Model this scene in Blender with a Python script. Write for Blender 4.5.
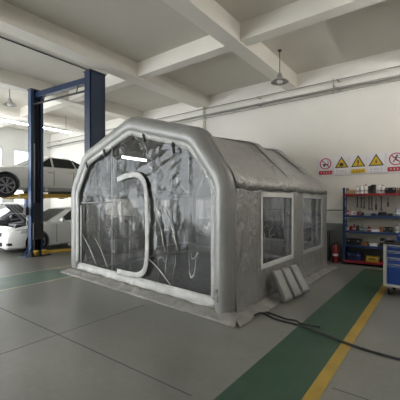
import bpy, bmesh, math, random
from mathutils import Vector, Matrix
PI = math.pi
R = math.radians
random.seed(7)
for o in list(bpy.data.objects):
    bpy.data.objects.remove(o, do_unlink=True)
COL = bpy.context.scene.collection
SC = bpy.context.scene

# ------------------------------------------------------------------ camera, sky, exposure
cam_data = bpy.data.cameras.new('camera')
cam_data.sensor_width = 36.0
cam_data.lens = 28.8
cam_data.shift_y = 0.0075
cam_data.clip_start = 0.05
cam = bpy.data.objects.new('camera', cam_data)
cam.location = (0, 0, 1.6)
cam.rotation_euler = (R(90), 0, math.atan2(0.6, 0.8))
COL.objects.link(cam)
SC.camera = cam
SC.view_settings.view_transform = 'Standard'
SC.view_settings.look = 'None'
SC.view_settings.gamma = 1.0
SC.view_settings.use_curve_mapping = False
SC.view_settings.exposure = 2.42

world = bpy.data.worlds.new('world')
SC.world = world
world.use_nodes = True
wn = world.node_tree.nodes['Background']
wn.inputs['Color'].default_value = (0.93, 0.97, 1.0, 1)
wn.inputs['Strength'].default_value = 1.5

TUBE_EMIT = 26.0


# ------------------------------------------------------------------ materials
def new_mat(name):
    m = bpy.data.materials.new(name)
    m.use_nodes = True
    nt = m.node_tree
    return m, nt, nt.nodes['Principled BSDF']


def setin(b, **kw):
    for k, v in kw.items():
        b.inputs[k.replace('_', ' ')].default_value = v


def tex_coord(nt, scale=(1, 1, 1), rot=(0, 0, 0), kind='Object'):
    tc = nt.nodes.new('ShaderNodeTexCoord')
    mp = nt.nodes.new('ShaderNodeMapping')
    mp.inputs['Scale'].default_value = scale
    mp.inputs['Rotation'].default_value = rot
    nt.links.new(tc.outputs[kind], mp.inputs['Vector'])
    return mp.outputs['Vector']


def noise(nt, vec, scale, detail=4, rough=0.55):
    n = nt.nodes.new('ShaderNodeTexNoise')
    n.inputs['Scale'].default_value = scale
    n.inputs['Detail'].default_value = detail
    n.inputs['Roughness'].default_value = rough
    nt.links.new(vec, n.inputs['Vector'])
    return n.outputs['Fac']


def ramp(nt, fac, stops):
    r = nt.nodes.new('ShaderNodeValToRGB')
    e = r.color_ramp.elements
    e[0].position, e[0].color = stops[0][0], (*stops[0][1], 1)
    e[1].position, e[1].color = stops[-1][0], (*stops[-1][1], 1)
    for p, c in stops[1:-1]:
        q = e.new(p)
        q.color = (*c, 1)
    nt.links.new(fac, r.inputs['Fac'])
    return r.outputs['Color']


def mathn(nt, op, a, b=None):
    n = nt.nodes.new('ShaderNodeMath')
    n.operation = op
    for i, v in enumerate((a, b)):
        if v is None:
            continue
        if isinstance(v, (int, float)):
            n.inputs[i].default_value = v
        else:
            nt.links.new(v, n.inputs[i])
    return n.outputs[0]


def bump(nt, height, strength, dist=0.01):
    b = nt.nodes.new('ShaderNodeBump')
    b.inputs['Strength'].default_value = strength
    b.inputs['Distance'].default_value = dist
    nt.links.new(height, b.inputs['Height'])
    return b.outputs['Normal']


def mat(name, col, rough=0.5, metal=0.0, var=0.08, vscale=6.0, bmp=0.0, coat=0.0, spec=0.5):
    m, nt, b = new_mat(name)
    v = tex_coord(nt)
    f = noise(nt, v, vscale)
    lo = tuple(max(0, c * (1 - var)) for c in col)
    hi = tuple(min(1, c * (1 + var)) for c in col)
    nt.links.new(ramp(nt, f, [(0.3, lo), (0.7, hi)]), b.inputs['Base Color'])
    b.inputs['Roughness'].default_value = rough
    b.inputs['Metallic'].default_value = metal
    b.inputs['Coat Weight'].default_value = coat
    b.inputs['Specular IOR Level'].default_value = spec
    if bmp:
        nt.links.new(bump(nt, noise(nt, v, vscale * 4), bmp), b.inputs['Normal'])
    return m


def emit_mat(name, col, s):
    m, nt, b = new_mat(name)
    b.inputs['Base Color'].default_value = (*col, 1)
    b.inputs['Emission Color'].default_value = (*col, 1)
    b.inputs['Emission Strength'].default_value = s
    return m


def concrete_mat():
    m, nt, b = new_mat('polished_concrete')
    v = tex_coord(nt)
    f1 = noise(nt, v, 0.9, 6, 0.6)
    f2 = noise(nt, v, 14, 5, 0.65)
    c1 = ramp(nt, f1, [(0.3, (0.145, 0.145, 0.13)), (0.5, (0.18, 0.178, 0.16)), (0.72, (0.225, 0.22, 0.2))])
    c2 = ramp(nt, f2, [(0.3, (0.86, 0.86, 0.86)), (0.7, (1, 1, 1))])
    mx = nt.nodes.new('ShaderNodeMix')
    mx.data_type = 'RGBA'
    mx.blend_type = 'MULTIPLY'
    mx.inputs['Factor'].default_value = 1
    nt.links.new(c1, mx.inputs['A'])
    nt.links.new(c2, mx.inputs['B'])
    # warmer worn zone in the walkway between the tent and the green lane
    nt.links.new(mx.outputs['Result'], b.inputs['Base Color'])
    rr = nt.nodes.new('ShaderNodeMapRange')
    rr.inputs['To Min'].default_value = 0.22
    rr.inputs['To Max'].default_value = 0.46
    nt.links.new(f1, rr.inputs['Value'])
    nt.links.new(rr.outputs[0], b.inputs['Roughness'])
    nt.links.new(bump(nt, f2, 0.05), b.inputs['Normal'])
    return m


def paint_floor(name, lo, hi):
    m, nt, b = new_mat(name)
    v = tex_coord(nt)
    f1 = noise(nt, v, 2.2, 8, 0.7)
    nt.links.new(ramp(nt, f1, [(0.32, lo), (0.66, hi)]), b.inputs['Base Color'])
    b.inputs['Roughness'].default_value = 0.38
    nt.links.new(bump(nt, noise(nt, v, 20), 0.05), b.inputs['Normal'])
    return m


def plaster(name, col, var=0.06):
    m, nt, b = new_mat(name)
    v = tex_coord(nt)
    f = noise(nt, v, 0.7, 6, 0.6)
    lo = tuple(c * (1 - var) for c in col)
    nt.links.new(ramp(nt, f, [(0.3, lo), (0.65, col)]), b.inputs['Base Color'])
    b.inputs['Roughness'].default_value = 0.85
    nt.links.new(bump(nt, noise(nt, v, 25), 0.08), b.inputs['Normal'])
    return m


def wall_mat():
    # cream wall paint with a grey dado painted up to one metre
    m, nt, b = new_mat('wall_paint')
    v = tex_coord(nt)
    f = noise(nt, v, 0.7, 6, 0.6)
    c = ramp(nt, f, [(0.3, (0.78, 0.75, 0.69)), (0.65, (0.83, 0.80, 0.74))])
    sep = nt.nodes.new('ShaderNodeSeparateXYZ')
    nt.links.new(v, sep.inputs[0])
    lt = mathn(nt, 'LESS_THAN', sep.outputs['Z'], 1.03)
    mx = nt.nodes.new('ShaderNodeMix')
    mx.data_type = 'RGBA'
    nt.links.new(lt, mx.inputs['Factor'])
    nt.links.new(c, mx.inputs['A'])
    mx.inputs['B'].default_value = (0.2, 0.205, 0.2, 1)
    nt.links.new(mx.outputs['Result'], b.inputs['Base Color'])
    b.inputs['Roughness'].default_value = 0.8
    return m


def fabric_mat(name, lo, hi, rough=0.42, metal=0.35, crease=0.5, direction=(1, 1, 1)):
    # coated silver cloth: vertical hanging folds plus fine crumples
    m, nt, b = new_mat(name)
    v = tex_coord(nt)
    v2 = tex_coord(nt, scale=direction)
    f = noise(nt, v, 3.0, 6, 0.62)
    g = noise(nt, v2, 3.2, 5, 0.6)
    rid = mathn(nt, 'ABSOLUTE', mathn(nt, 'SUBTRACT', g, 0.5))
    fine = noise(nt, v, 14, 5, 0.65)
    nt.links.new(ramp(nt, f, [(0.3, lo), (0.7, hi)]), b.inputs['Base Color'])
    b.inputs['Roughness'].default_value = rough
    b.inputs['Metallic'].default_value = metal
    h = mathn(nt, 'ADD', mathn(nt, 'MULTIPLY', rid, 2.2), mathn(nt, 'ADD', mathn(nt, 'MULTIPLY', f, 0.9), mathn(nt, 'MULTIPLY', fine, 0.55)))
    nt.links.new(bump(nt, h, crease, 0.05), b.inputs['Normal'])
    return m


def clear_mat(name, tint=0.8, gloss=0.16, milk=0.06, crease=0.6, scale=3.0):
    m = bpy.data.materials.new(name)
    m.use_nodes = True
    nt = m.node_tree
    nt.nodes.clear()
    out = nt.nodes.new('ShaderNodeOutputMaterial')
    tr = nt.nodes.new('ShaderNodeBsdfTransparent')
    tr.inputs['Color'].default_value = (tint, tint, tint, 1)
    gl = nt.nodes.new('ShaderNodeBsdfGlossy')
    gl.inputs['Roughness'].default_value = 0.09
    gl.inputs['Color'].default_value = (0.95, 0.95, 0.95, 1)
    df = nt.nodes.new('ShaderNodeBsdfDiffuse')
    df.inputs['Color'].default_value = (0.75, 0.75, 0.73, 1)
    v = tex_coord(nt, scale=(2.6, 1.0, 0.35), rot=(0, R(-42), 0))
    w = tex_coord(nt, scale=(2.4, 1.0, 0.45), rot=(0, R(24), 0))
    a = noise(nt, v, scale, 1.5, 0.5)
    c = noise(nt, w, scale * 1.3, 1.5, 0.5)
    ra = mathn(nt, 'ABSOLUTE', mathn(nt, 'SUBTRACT', a, 0.5))
    rc = mathn(nt, 'ABSOLUTE', mathn(nt, 'SUBTRACT', c, 0.5))
    h = mathn(nt, 'ADD', ra, rc)
    nrm = bump(nt, h, crease, 0.12)
    nt.links.new(nrm, gl.inputs['Normal'])
    fr = nt.nodes.new('ShaderNodeFresnel')
    fr.inputs['IOR'].default_value = 1.45
    nt.links.new(nrm, fr.inputs['Normal'])
    # creases in the vinyl scatter a little more light
    mn = mathn(nt, 'MINIMUM', ra, rc)
    cr = nt.nodes.new('ShaderNodeMapRange')
    cr.inputs['From Min'].default_value = 0.0
    cr.inputs['From Max'].default_value = 0.005
    cr.inputs['To Min'].default_value = milk + 0.4
    cr.inputs['To Max'].default_value = milk
    nt.links.new(mn, cr.inputs['Value'])
    m1 = nt.nodes.new('ShaderNodeMixShader')
    nt.links.new(cr.outputs[0], m1.inputs['Fac'])
    nt.links.new(tr.outputs[0], m1.inputs[1])
    nt.links.new(df.outputs[0], m1.inputs[2])
    m2 = nt.nodes.new('ShaderNodeMixShader')
    nt.links.new(mathn(nt, 'MINIMUM', mathn(nt, 'ADD', mathn(nt, 'MULTIPLY', fr.outputs[0], 0.9), gloss), 0.9), m2.inputs['Fac'])
    nt.links.new(m1.outputs[0], m2.inputs[1])
    nt.links.new(gl.outputs[0], m2.inputs[2])
    nt.links.new(m2.outputs[0], out.inputs['Surface'])
    return m


M = {
    'concrete': concrete_mat(),
    'green': paint_floor('green_floor_paint', (0.018, 0.052, 0.03), (0.03, 0.075, 0.043)),
    'green_left': paint_floor('pale_green_floor_paint', (0.07, 0.125, 0.10), (0.11, 0.175, 0.14)),  # lighter green for the left lane
    'yellow_line': paint_floor('yellow_line_paint', (0.26, 0.165, 0.02), (0.40, 0.26, 0.03)),
    'pale_line': paint_floor('pale_line_paint', (0.42, 0.38, 0.26), (0.5, 0.45, 0.3)),
    'joint': mat('floor_joint', (0.09, 0.09, 0.085), 0.9),
    'wall': wall_mat(),
    'wall_light': plaster('white_wall_plaster', (0.76, 0.76, 0.73)),
    'ceiling': plaster('ceiling_plaster', (0.68, 0.645, 0.57)),
    'beam': plaster('beam_plaster', (0.82, 0.785, 0.71)),
    'panel': mat('cream_panel', (0.72, 0.68, 0.6), 0.6),
    'dado': plaster('grey_dado', (0.2, 0.205, 0.2)),
    'tube_gray': fabric_mat('inflated_grey_tarpaulin', (0.25, 0.25, 0.242), (0.30, 0.30, 0.29), 0.36, 0.15, 0.12),
    'cover': fabric_mat('silver_cover_cloth', (0.33, 0.325, 0.315), (0.40, 0.39, 0.375), 0.33, 0.55, 0.85, (1, 1.2, 0.8)),
    'inner': fabric_mat('grey_inner_cloth', (0.22, 0.22, 0.215), (0.3, 0.3, 0.29), 0.45, 0.3, 0.5, (1, 1, 0.5)),
    'dark_cloth': fabric_mat('dark_roof_cloth', (0.045, 0.045, 0.045), (0.08, 0.08, 0.078), 0.3, 0.3, 0.6),  # for the roof seams and the sheet that darkens the tent interior
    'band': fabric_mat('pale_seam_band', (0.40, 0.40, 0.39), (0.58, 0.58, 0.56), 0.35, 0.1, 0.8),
    'skirt': fabric_mat('silver_ground_cloth', (0.20, 0.195, 0.18), (0.32, 0.31, 0.285), 0.5, 0.15, 0.8),
    'sheet': fabric_mat('dark_floor_sheet', (0.075, 0.08, 0.08), (0.13, 0.135, 0.135), 0.3, 0.2, 0.9, (0.4, 1.4, 1)),
    'white_band': mat('white_window_band', (0.62, 0.62, 0.61), 0.5),
    'grey_band': mat('grey_window_band', (0.36, 0.36, 0.35), 0.5),
    'clear': clear_mat('clear_vinyl', 0.80, 0.0, 0.01, 0.4, 0.8),
    'clear_win': clear_mat('window_vinyl', 0.5, 0.0, 0.02, 0.12, 2.0),
    'black': mat('black_plastic', (0.015, 0.015, 0.016), 0.45),
    'rubber': mat('black_rubber', (0.018, 0.018, 0.018), 0.75),
    'blue_steel': mat('dark_blue_powder_coat', (0.009, 0.024, 0.066), 0.36, 0.1, coat=0.3),
    'blue_light': mat('lift_blue_paint', (0.025, 0.058, 0.14), 0.38, 0.1, coat=0.2),
    'blue_shelf': mat('shelf_blue_paint', (0.02, 0.05, 0.14), 0.4, 0.1),
    'blue_drawer': mat('drawer_blue_paint', (0.006, 0.055, 0.33), 0.35, 0.0, coat=0.4),
    'red': mat('red_paint', (0.27, 0.016, 0.022), 0.4),
    'red_sign': mat('red_sign_print', (0.5, 0.035, 0.05), 0.5, var=0.03),
    'yellow_sign': mat('yellow_sign_print', (0.72, 0.48, 0.02), 0.5, var=0.03),
    'yellow_arm': mat('yellow_arm_paint', (0.42, 0.27, 0.03), 0.4, bmp=0.05),
    'white_sign': mat('white_sign_board', (0.82, 0.8, 0.84), 0.45, var=0.02),
    'ink': mat('dark_print', (0.03, 0.03, 0.03), 0.5),
    'grey_ink': mat('grey_print', (0.38, 0.38, 0.4), 0.5),
    'chrome': mat('chrome', (0.7, 0.7, 0.7), 0.18, 1.0, var=0.02),
    'steel': mat('brushed_steel', (0.4, 0.4, 0.41), 0.35, 0.9),
    'pipe': mat('grey_wall_pipe', (0.3, 0.29, 0.27), 0.45, 0.3),
    'dark_steel': mat('dark_steel', (0.06, 0.06, 0.065), 0.4, 0.7),
    'car_white': mat('white_car_paint', (0.74, 0.74, 0.72), 0.25, 0.0, var=0.01, coat=0.8),
    'car_pearl': mat('pearl_car_paint', (0.68, 0.67, 0.63), 0.3, 0.1, var=0.01, coat=0.8),
    'car_dark': mat('dark_car_paint', (0.03, 0.035, 0.045), 0.25, 0.1, var=0.02, coat=0.8),
    'car_glass': mat('dark_car_glass', (0.02, 0.023, 0.026), 0.06, 0.0, var=0.02),
    'wind_glass': mat('pale_windscreen', (0.16, 0.18, 0.19), 0.06, 0.0, var=0.1),
    'lens': mat('headlight_lens', (0.55, 0.57, 0.6), 0.1, 0.4, var=0.3, vscale=30),
    'plastic_grey': mat('grey_plastic', (0.3, 0.3, 0.3), 0.5),
    'white_plastic': mat('white_plastic', (0.75, 0.75, 0.73), 0.4),
    'white_frame': mat('white_cabinet_paint', (0.66, 0.68, 0.7), 0.4),
    'tan': mat('tan_cardboard', (0.42, 0.3, 0.16), 0.8),
    'brown': mat('brown_cardboard', (0.22, 0.1, 0.05), 0.8),
    'navy': mat('navy_plastic', (0.01, 0.02, 0.10), 0.4),
    'yellow': mat('yellow_plastic', (0.45, 0.29, 0.02), 0.45),
    'orange': mat('orange_plastic', (0.5, 0.12, 0.02), 0.45),
    'green_can': mat('green_tin', (0.05, 0.16, 0.08), 0.4),
    'lamp_metal': mat('lamp_enamel', (0.36, 0.35, 0.33), 0.4, 0.3),
    'lamp_glow': mat('frosted_bulb', (0.7, 0.69, 0.66), 0.3),
    'tube_glow': emit_mat('tube_light', (1.0, 0.99, 0.96), TUBE_EMIT),
    'soft_glow': emit_mat('dim_tube_light', (1.0, 0.99, 0.97), 8.0),  # weaker tube so the ceiling at the left does not burn out
    'streak_glow': emit_mat('reflected_streak_light', (1.0, 1.0, 0.98), 2.5),  # glow standing for a light's reflection in the vinyl
    'window_glass': emit_mat('daylit_glass', (0.9, 0.95, 1.0), 0.6),
}


# ------------------------------------------------------------------ mesh helpers
class MB:
    def __init__(self):
        self.bm = bmesh.new()

    def box(self, c, s, rot=None, bevel=0.0, seg=2):
        mtx = Matrix.Translation(Vector(c))
        if rot is not None:
            mtx = mtx @ (rot.to_4x4() if isinstance(rot, Matrix) else Matrix.Rotation(rot, 4, 'Z'))
        mtx = mtx @ Matrix.Diagonal((s[0], s[1], s[2], 1))
        r = bmesh.ops.create_cube(self.bm, size=1, matrix=mtx)
        if bevel:
            es = {e for v in r['verts'] for e in v.link_edges}
            bmesh.ops.bevel(self.bm, geom=list(es), offset=bevel, segments=seg, profile=0.5, affect='EDGES')
        return self

    def bar(self, a, b, w, h, bevel=0.0):
        a, b = Vector(a), Vector(b)
        d = b - a
        q = d.to_track_quat('X', 'Z')
        mtx = Matrix.Translation((a + b) / 2) @ q.to_matrix().to_4x4() @ Matrix.Diagonal((d.length, w, h, 1))
        r = bmesh.ops.create_cube(self.bm, size=1, matrix=mtx)
        if bevel:
            es = {e for v in r['verts'] for e in v.link_edges}
            bmesh.ops.bevel(self.bm, geom=list(es), offset=bevel, segments=2, profile=0.5, affect='EDGES')
        return self

    def cyl(self, a, b, r, r2=None, seg=16, caps=True):
        a, b = Vector(a), Vector(b)
        d = b - a
        q = d.to_track_quat('Z', 'Y')
        mtx = Matrix.Translation((a + b) / 2) @ q.to_matrix().to_4x4()
        bmesh.ops.create_cone(self.bm, cap_ends=caps, segments=seg, radius1=r, radius2=r if r2 is None else r2,
                              depth=d.length, matrix=mtx)
        return self

    def tube(self, pts, r, seg=10, closed=False):
        pts = [Vector(p) for p in pts]
        n = len(pts)
        rings = []
        up = Vector((0, 0, 1))
        prev = None
        for i, p in enumerate(pts):
            if closed:
                t = pts[(i + 1) % n] - pts[i - 1]
            else:
                t = pts[min(i + 1, n - 1)] - pts[max(i - 1, 0)]
            t.normalize()
            if prev is None:
                ref = up if abs(t.z) < 0.9 else Vector((1, 0, 0))
                s = t.cross(ref).normalized()
            else:
                s = (prev - t * prev.dot(t)).normalized()
            prev = s
            u = s.cross(t).normalized()
            rr = r(i / (n - 1)) if callable(r) else r
            rings.append([self.bm.verts.new(p + (s * math.cos(k * 2 * PI / seg) + u * math.sin(k * 2 * PI / seg)) * rr) for k in range(seg)])
        rng = range(n if closed else n - 1)
        for i in rng:
            A, B = rings[i], rings[(i + 1) % n]
            for k in range(seg):
                self.bm.faces.new((A[k], A[(k + 1) % seg], B[(k + 1) % seg], B[k]))
        if not closed:
            self.bm.faces.new(rings[0][::-1])
            self.bm.faces.new(rings[-1])
        return self

    def lathe(self, prof, c=(0, 0, 0), seg=20, axis='Z'):
        c = Vector(c)
        rings = []

        def P(r, h, a):
            if axis == 'Z':
                return c + Vector((r * math.cos(a), r * math.sin(a), h))
            if axis == 'Y':
                return c + Vector((r * math.cos(a), h, r * math.sin(a)))
            return c + Vector((h, r * math.cos(a), r * math.sin(a)))
        for r, h in prof:
            rings.append([self.bm.verts.new(P(max(r, 1e-4), h, k * 2 * PI / seg)) for k in range(seg)])
        for A, B in zip(rings, rings[1:]):
            for k in range(seg):
                self.bm.faces.new((A[k], A[(k + 1) % seg], B[(k + 1) % seg], B[k]))
        self.bm.faces.new(rings[0])
        self.bm.faces.new(rings[-1])
        return self

    def prism(self, pts, vec):
        vec = Vector(vec)
        a = [self.bm.verts.new(Vector(p)) for p in pts]
        b = [self.bm.verts.new(Vector(p) + vec) for p in pts]
        self.bm.faces.new(a)
        self.bm.faces.new(b[::-1])
        n = len(a)
        for i in range(n):
            self.bm.faces.new((a[i], b[i], b[(i + 1) % n], a[(i + 1) % n]))
        return self

    def grid(self, rows, skip=None):
        vs = [[self.bm.verts.new(Vector(p)) for p in r] for r in rows]
        for i in range(len(vs) - 1):
            for j in range(len(vs[0]) - 1):
                if skip and skip(i, j):
                    continue
                self.bm.faces.new((vs[i][j], vs[i][j + 1], vs[i + 1][j + 1], vs[i + 1][j]))
        return self

    def build(self, name, m, parent=None, smooth=False, solid=0.0, offset=0.0, cleanup=True):
        if cleanup:
            bmesh.ops.recalc_face_normals(self.bm, faces=self.bm.faces)
        me = bpy.data.meshes.new(name)
        self.bm.to_mesh(me)
        self.bm.free()
        me.materials.append(m)
        if smooth:
            for p in me.polygons:
                p.use_smooth = True
            if smooth == 'auto':
                me.set_sharp_from_angle(angle=R(38))
        o = bpy.data.objects.new(name, me)
        COL.objects.link(o)
        if parent is not None:
            o.parent = parent
        if solid:
            md = o.modifiers.new('solidify', 'SOLIDIFY')
            md.thickness = solid
            md.offset = offset
        return o


def tag(o, label=None, cat=None, group=None, kind=None):
    if label:
        o['label'] = label
    if cat:
        o['category'] = cat
    if group:
        o['group'] = group
    if kind:
        o['kind'] = kind
    return o


def thing(name, label, cat, loc=(0, 0, 0), rz=0, group=None):
    o = bpy.data.objects.new(name, None)
    o.empty_display_size = 0.1
    COL.objects.link(o)
    o.location = loc
    o.rotation_euler = (0, 0, rz)
    return tag(o, label, cat, group)


def copy_tree(o, parent=None):
    c = o.copy()
    COL.objects.link(c)
    c.parent = parent
    for ch in list(KIDS.get(o.name, [])):
        copy_tree(ch, c)
    return c


def kids_index():
    KIDS.clear()
    for ob in bpy.data.objects:
        if ob.parent:
            KIDS.setdefault(ob.parent.name, []).append(ob)


KIDS = {}


def struct(o):
    o['kind'] = 'structure'
    return o


# ------------------------------------------------------------------ the room
XL, XR, YB, YF, ZC = -17.8, 3.6, 9.5, -5.0, 5.5
struct(MB().box(((XL + XR) / 2, (YB + YF) / 2, -0.1), (XR - XL + 0.6, YB - YF + 0.6, 0.2)).build('floor', M['concrete']))
struct(MB().box(((XL + XR) / 2, (YB + YF) / 2, ZC + 0.1), (XR - XL + 0.6, YB - YF + 0.6, 0.2)).build('ceiling', M['ceiling']))
struct(MB().box(((XL + XR) / 2, YB + 0.1, ZC / 2), (XR - XL + 0.4, 0.2, ZC)).build('wall_back', M['wall']))
struct(MB().box((XR + 0.1, (YB + YF) / 2, ZC / 2), (0.2, YB - YF, ZC)).build('wall_right', M['wall']))
struct(MB().box(((-7.6 + XR) / 2, YF - 0.1, ZC / 2), (XR + 7.6, 0.2, ZC)).build('wall_front', M['wall']))  # unseen wall, closed here to keep daylight off the tent front
struct(MB().box(((XL - 7.6) / 2, YF - 0.1, (4.6 + ZC) / 2), (-7.6 - XL, 0.2, ZC - 4.6)).build('trim_18', M['wall']))
# left wall, with two tall window openings near the far corner and more towards the yard
wl = MB()
wins = [(-3.4, -0.6), (0.4, 3.2), (4.2, 7.0), (7.5, 9.1)]
y0 = YF
for a, b in wins:
    wl.box((XL - 0.1, (y0 + a) / 2, ZC / 2), (0.2, a - y0, ZC))
    wl.box((XL - 0.1, (a + b) / 2, 0.75), (0.2, b - a, 1.5))
    wl.box((XL - 0.1, (a + b) / 2, (4.4 + ZC) / 2), (0.2, b - a, ZC - 4.4))
    y0 = b
wl.box((XL - 0.1, (y0 + YB) / 2, ZC / 2), (0.2, YB - y0, ZC))
struct(wl.build('wall_left', M['wall_light']))
for i, (a, b) in enumerate(wins):
    f = MB()
    for y in (a + 0.03, (a + b) / 2, b - 0.03):
        f.box((XL - 0.05, y, 2.95), (0.08, 0.06, 2.9))
    for z in (1.53, 2.5, 3.45, 4.37):
        f.box((XL - 0.05, (a + b) / 2, z), (0.08, b - a, 0.06))
    w = struct(f.build('window_%d' % (i + 1), M['white_frame']))
    g = MB().box((XL - 0.06, (a + b) / 2, 2.95), (0.01, b - a - 0.08, 2.8)).build('window_pane', M['window_glass'], w)

# beams
bm_x = [-13.95, -10.35, -6.94, -3.65, -0.25, 3.1]
for i, x in enumerate(bm_x):
    w = 0.36 if i != 2 else 0.42
    struct(MB().box((x, (YB + YF) / 2, ZC - 0.2), (w, YB - YF, 0.42)).build('trim_%d' % (i + 1), M['beam']))
n = len(bm_x)
for j, y in enumerate([-2.1, 1.95, 6.22]):
    struct(MB().box(((XL + XR) / 2, y, ZC - 0.19), (XR - XL, 0.3, 0.39)).build('trim_%d' % (n + 1 + j), M['beam']))
# pilasters carrying the beams
n += 3
for j, x in enumerate([-14.1, -7.05]):
    struct(MB().box((x, YB - 0.07, ZC / 2), (0.32, 0.14, ZC)).build('trim_%d' % (n + 1 + j), M['wall']))

# floor paint (thin layers of paint, each a real lane)
T = 0.004
struct(MB().box((-1.185, 2.4, T / 2), (0.57, 12.6, T)).build('trim_12', M['green']))
struct(MB().box((-0.845, 1.7, T / 2), (0.11, 11.3, T)).build('trim_13', M['yellow_line']))
struct(MB().box((-6.99, -0.45, T / 2), (1.1, 9.1, T)).build('trim_14', M['green_left']))
struct(MB().box((-7.57, 0.0, T / 2), (0.06, 10, T)).build('trim_15', M['pale_line']))
struct(MB().box((-6.41, -0.45, T / 2), (0.06, 9.1, T)).build('trim_16', M['pale_line']))
jb = MB()
jb.box((-4.0, 2.08, 0.0006), (4.7, 0.014, 0.0012))
jb.box((-12.5, 2.08, 0.0006), (9.8, 0.014, 0.0012))
jb.box((-3.72, 0.0, 0.0006), (0.012, 7.0, 0.0012))
jb.box((0.9, 2.9, 0.0006), (3.3, 0.014, 0.0012))
jb.box((-12.5, 6.1, 0.0006), (9.8, 0.014, 0.0012))
struct(jb.build('trim_17', M['joint']))

# pipes along the back wall
def wall_pipe(z, r, label, m, dz=0.0, x0=XL + 0.05, x1=XR - 0.05, off=0.1, brk=True):
    t = thing('wall_pipe', label, 'pipe', ((x0 + x1) / 2, YB - off, z), 0)
    MB().tube([(x0 - (x0 + x1) / 2, 0, 0), (x1 - (x0 + x1) / 2, 0, 0)], r, 10).build('pipe_run', m, t, True)
    if brk:
        x = x0 + 1.1
        while x < x1:
            if abs(x + 7.05) > 0.4 and abs(x + 14.1) > 0.4:
                b = MB()
                b.box((x - (x0 + x1) / 2, off / 2, 0), (0.03, off, 0.03))
                b.cyl((x - (x0 + x1) / 2 - 0.02, 0, 0), (x - (x0 + x1) / 2 + 0.02, 0, 0), r + 0.012, seg=10)
                b.build('pipe_clamp', m, t)
            x += 2.4
    return t
wall_pipe(4.74, 0.035, 'thicker grey pipe running the length of the back wall, lower of the high pair', M['pipe'], off=0.22)
wall_pipe(4.98, 0.016, 'thin grey conduit high on the back wall just above the thick pipe', M['pipe'], off=0.22)
wall_pipe(4.64, 0.010, 'very thin cable strung just below the thick wall pipe', M['pipe'], off=0.20, brk=False)
wall_pipe(1.40, 0.014, 'thin low conduit crossing the back wall behind the shelving', M['pipe'], x0=-6.8, x1=-0.3, off=0.03, brk=False)
# vertical conduit at the pilaster and hanger between pipes
t = thing('conduit_drop', 'short vertical hanger joining the two high wall pipes right of the hanging lamp', 'pipe', (-2.36, YB - 0.22, 4.7))
MB().box((0, 0, 0.13), (0.02, 0.02, 0.42)).build('rod', M['pipe'], t)
MB().box((0, 0.11, 0.15), (0.03, 0.2, 0.03)).build('bracket', M['pipe'], t)
# conduit along the beam edge
tag(MB().tube([(-3.95, -4.8, 5.47), (-3.95, 7.2, 5.47), (-3.87, 7.5, 5.3)], 0.014, 8).build('ceiling_conduit', M['dark_steel'], None, True),
    'dark conduit fixed along the ceiling beam beside the right hanging lamp', 'conduit')
tag(MB().tube([(-8.2, -4.8, 5.47), (-8.2, 6.1, 5.47)], 0.018, 8).build('ceiling_conduit', M['dark_steel'], None, True),
    'dark conduit on the ceiling running past the lift crossbeam', 'conduit')


# pendant lamps
def pendant(label, loc, drop):
    t = thing('pendant_lamp', label, 'lamp', loc, 0, 'bell lamps hanging from the ceiling')
    MB().cyl((0, 0, 0.2), (0, 0, drop), 0.011, seg=8).cyl((0, 0, drop - 0.03), (0, 0, drop), 0.05, seg=12).build('rod', M['dark_steel'], t, 'auto')
    MB().lathe([(0.03, 0.24), (0.055, 0.2), (0.07, 0.12), (0.10, 0.09), (0.17, 0.05), (0.225, 0.0), (0.21, -0.003), (0.16, 0.03), (0.09, 0.07)], seg=28).build('lamp_shade', M['lamp_metal'], t, 'auto')
    MB().lathe([(0.02, 0.07), (0.07, 0.04), (0.085, 0.01), (0.05, -0.02), (0.01, -0.03)], seg=16).build('bulb', M['lamp_glow'], t, True)
pendant('grey bell pendant lamp hanging above the silver tent near the right wall pipes', (-3.27, 7.75, 4.68), ZC - 4.68)
pendant('grey bell pendant lamp at the far left, hanging left of the blue lift', (-11.6, 4.78, 4.9), ZC - 4.9)


# strip lights
def strip_light(label, x, ya, yb, z, m=None):
    t = thing('strip_light', label, 'light', (x, (ya + yb) / 2, z), 0, 'fluorescent strip lights')
    h = (yb - ya) / 2
    MB().box((0, 0, 0.05), (0.09, 2 * h, 0.05), bevel=0.008).build('housing', M['white_frame'], t)
    MB().cyl((0, -h + 0.04, 0), (0, h - 0.04, 0), 0.024, seg=12).build('light_tube', m or M['tube_glow'], t, 'auto')
    for s in (-1, 1):
        MB().cyl((0, s * (h - 0.3), 0.07), (0, s * (h - 0.3), ZC - z), 0.008, seg=6).build('hanger', M['dark_steel'], t)
strip_light('long glowing strip light at the left edge, above the raised white car', -13.3, 4.5, 8.1, 4.75, M['soft_glow'])
strip_light('long strip light hanging near the left windows, further from the tent', -16.0, 2.4, 5.2, 4.75, M['soft_glow'])
strip_light('unseen added strip light, nearest, high over the left green lane', -8.9, -3.6, -0.8, 4.75)  # unseen lamp, added for more light from above
strip_light('unseen strip light added in the right bay to brighten the back wall', 0.9, 5.2, 8.0, 4.75)  # added out of view to brighten the back wall and ceiling
strip_light('unseen strip light added over the middle floor in front of the tent', -3.2, -3.6, -0.8, 4.75)  # extra lamp out of view, lifts the ceiling and walls

# ------------------------------------------------------------------ the inflatable tent
FR, FL, BR, BL = Vector((-2.45, 3.87)), Vector((-6.78, 4.30)), Vector((-2.38, 8.10)), Vector((-6.80, 8.40))


def TP(s, t, z, out=0.0):
    p = (FR * (1 - s) + FL * s) * (1 - t) + (BR * (1 - s) + BL * s) * t
    return Vector((p.x, p.y, z))


Wd = 4.4


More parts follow.
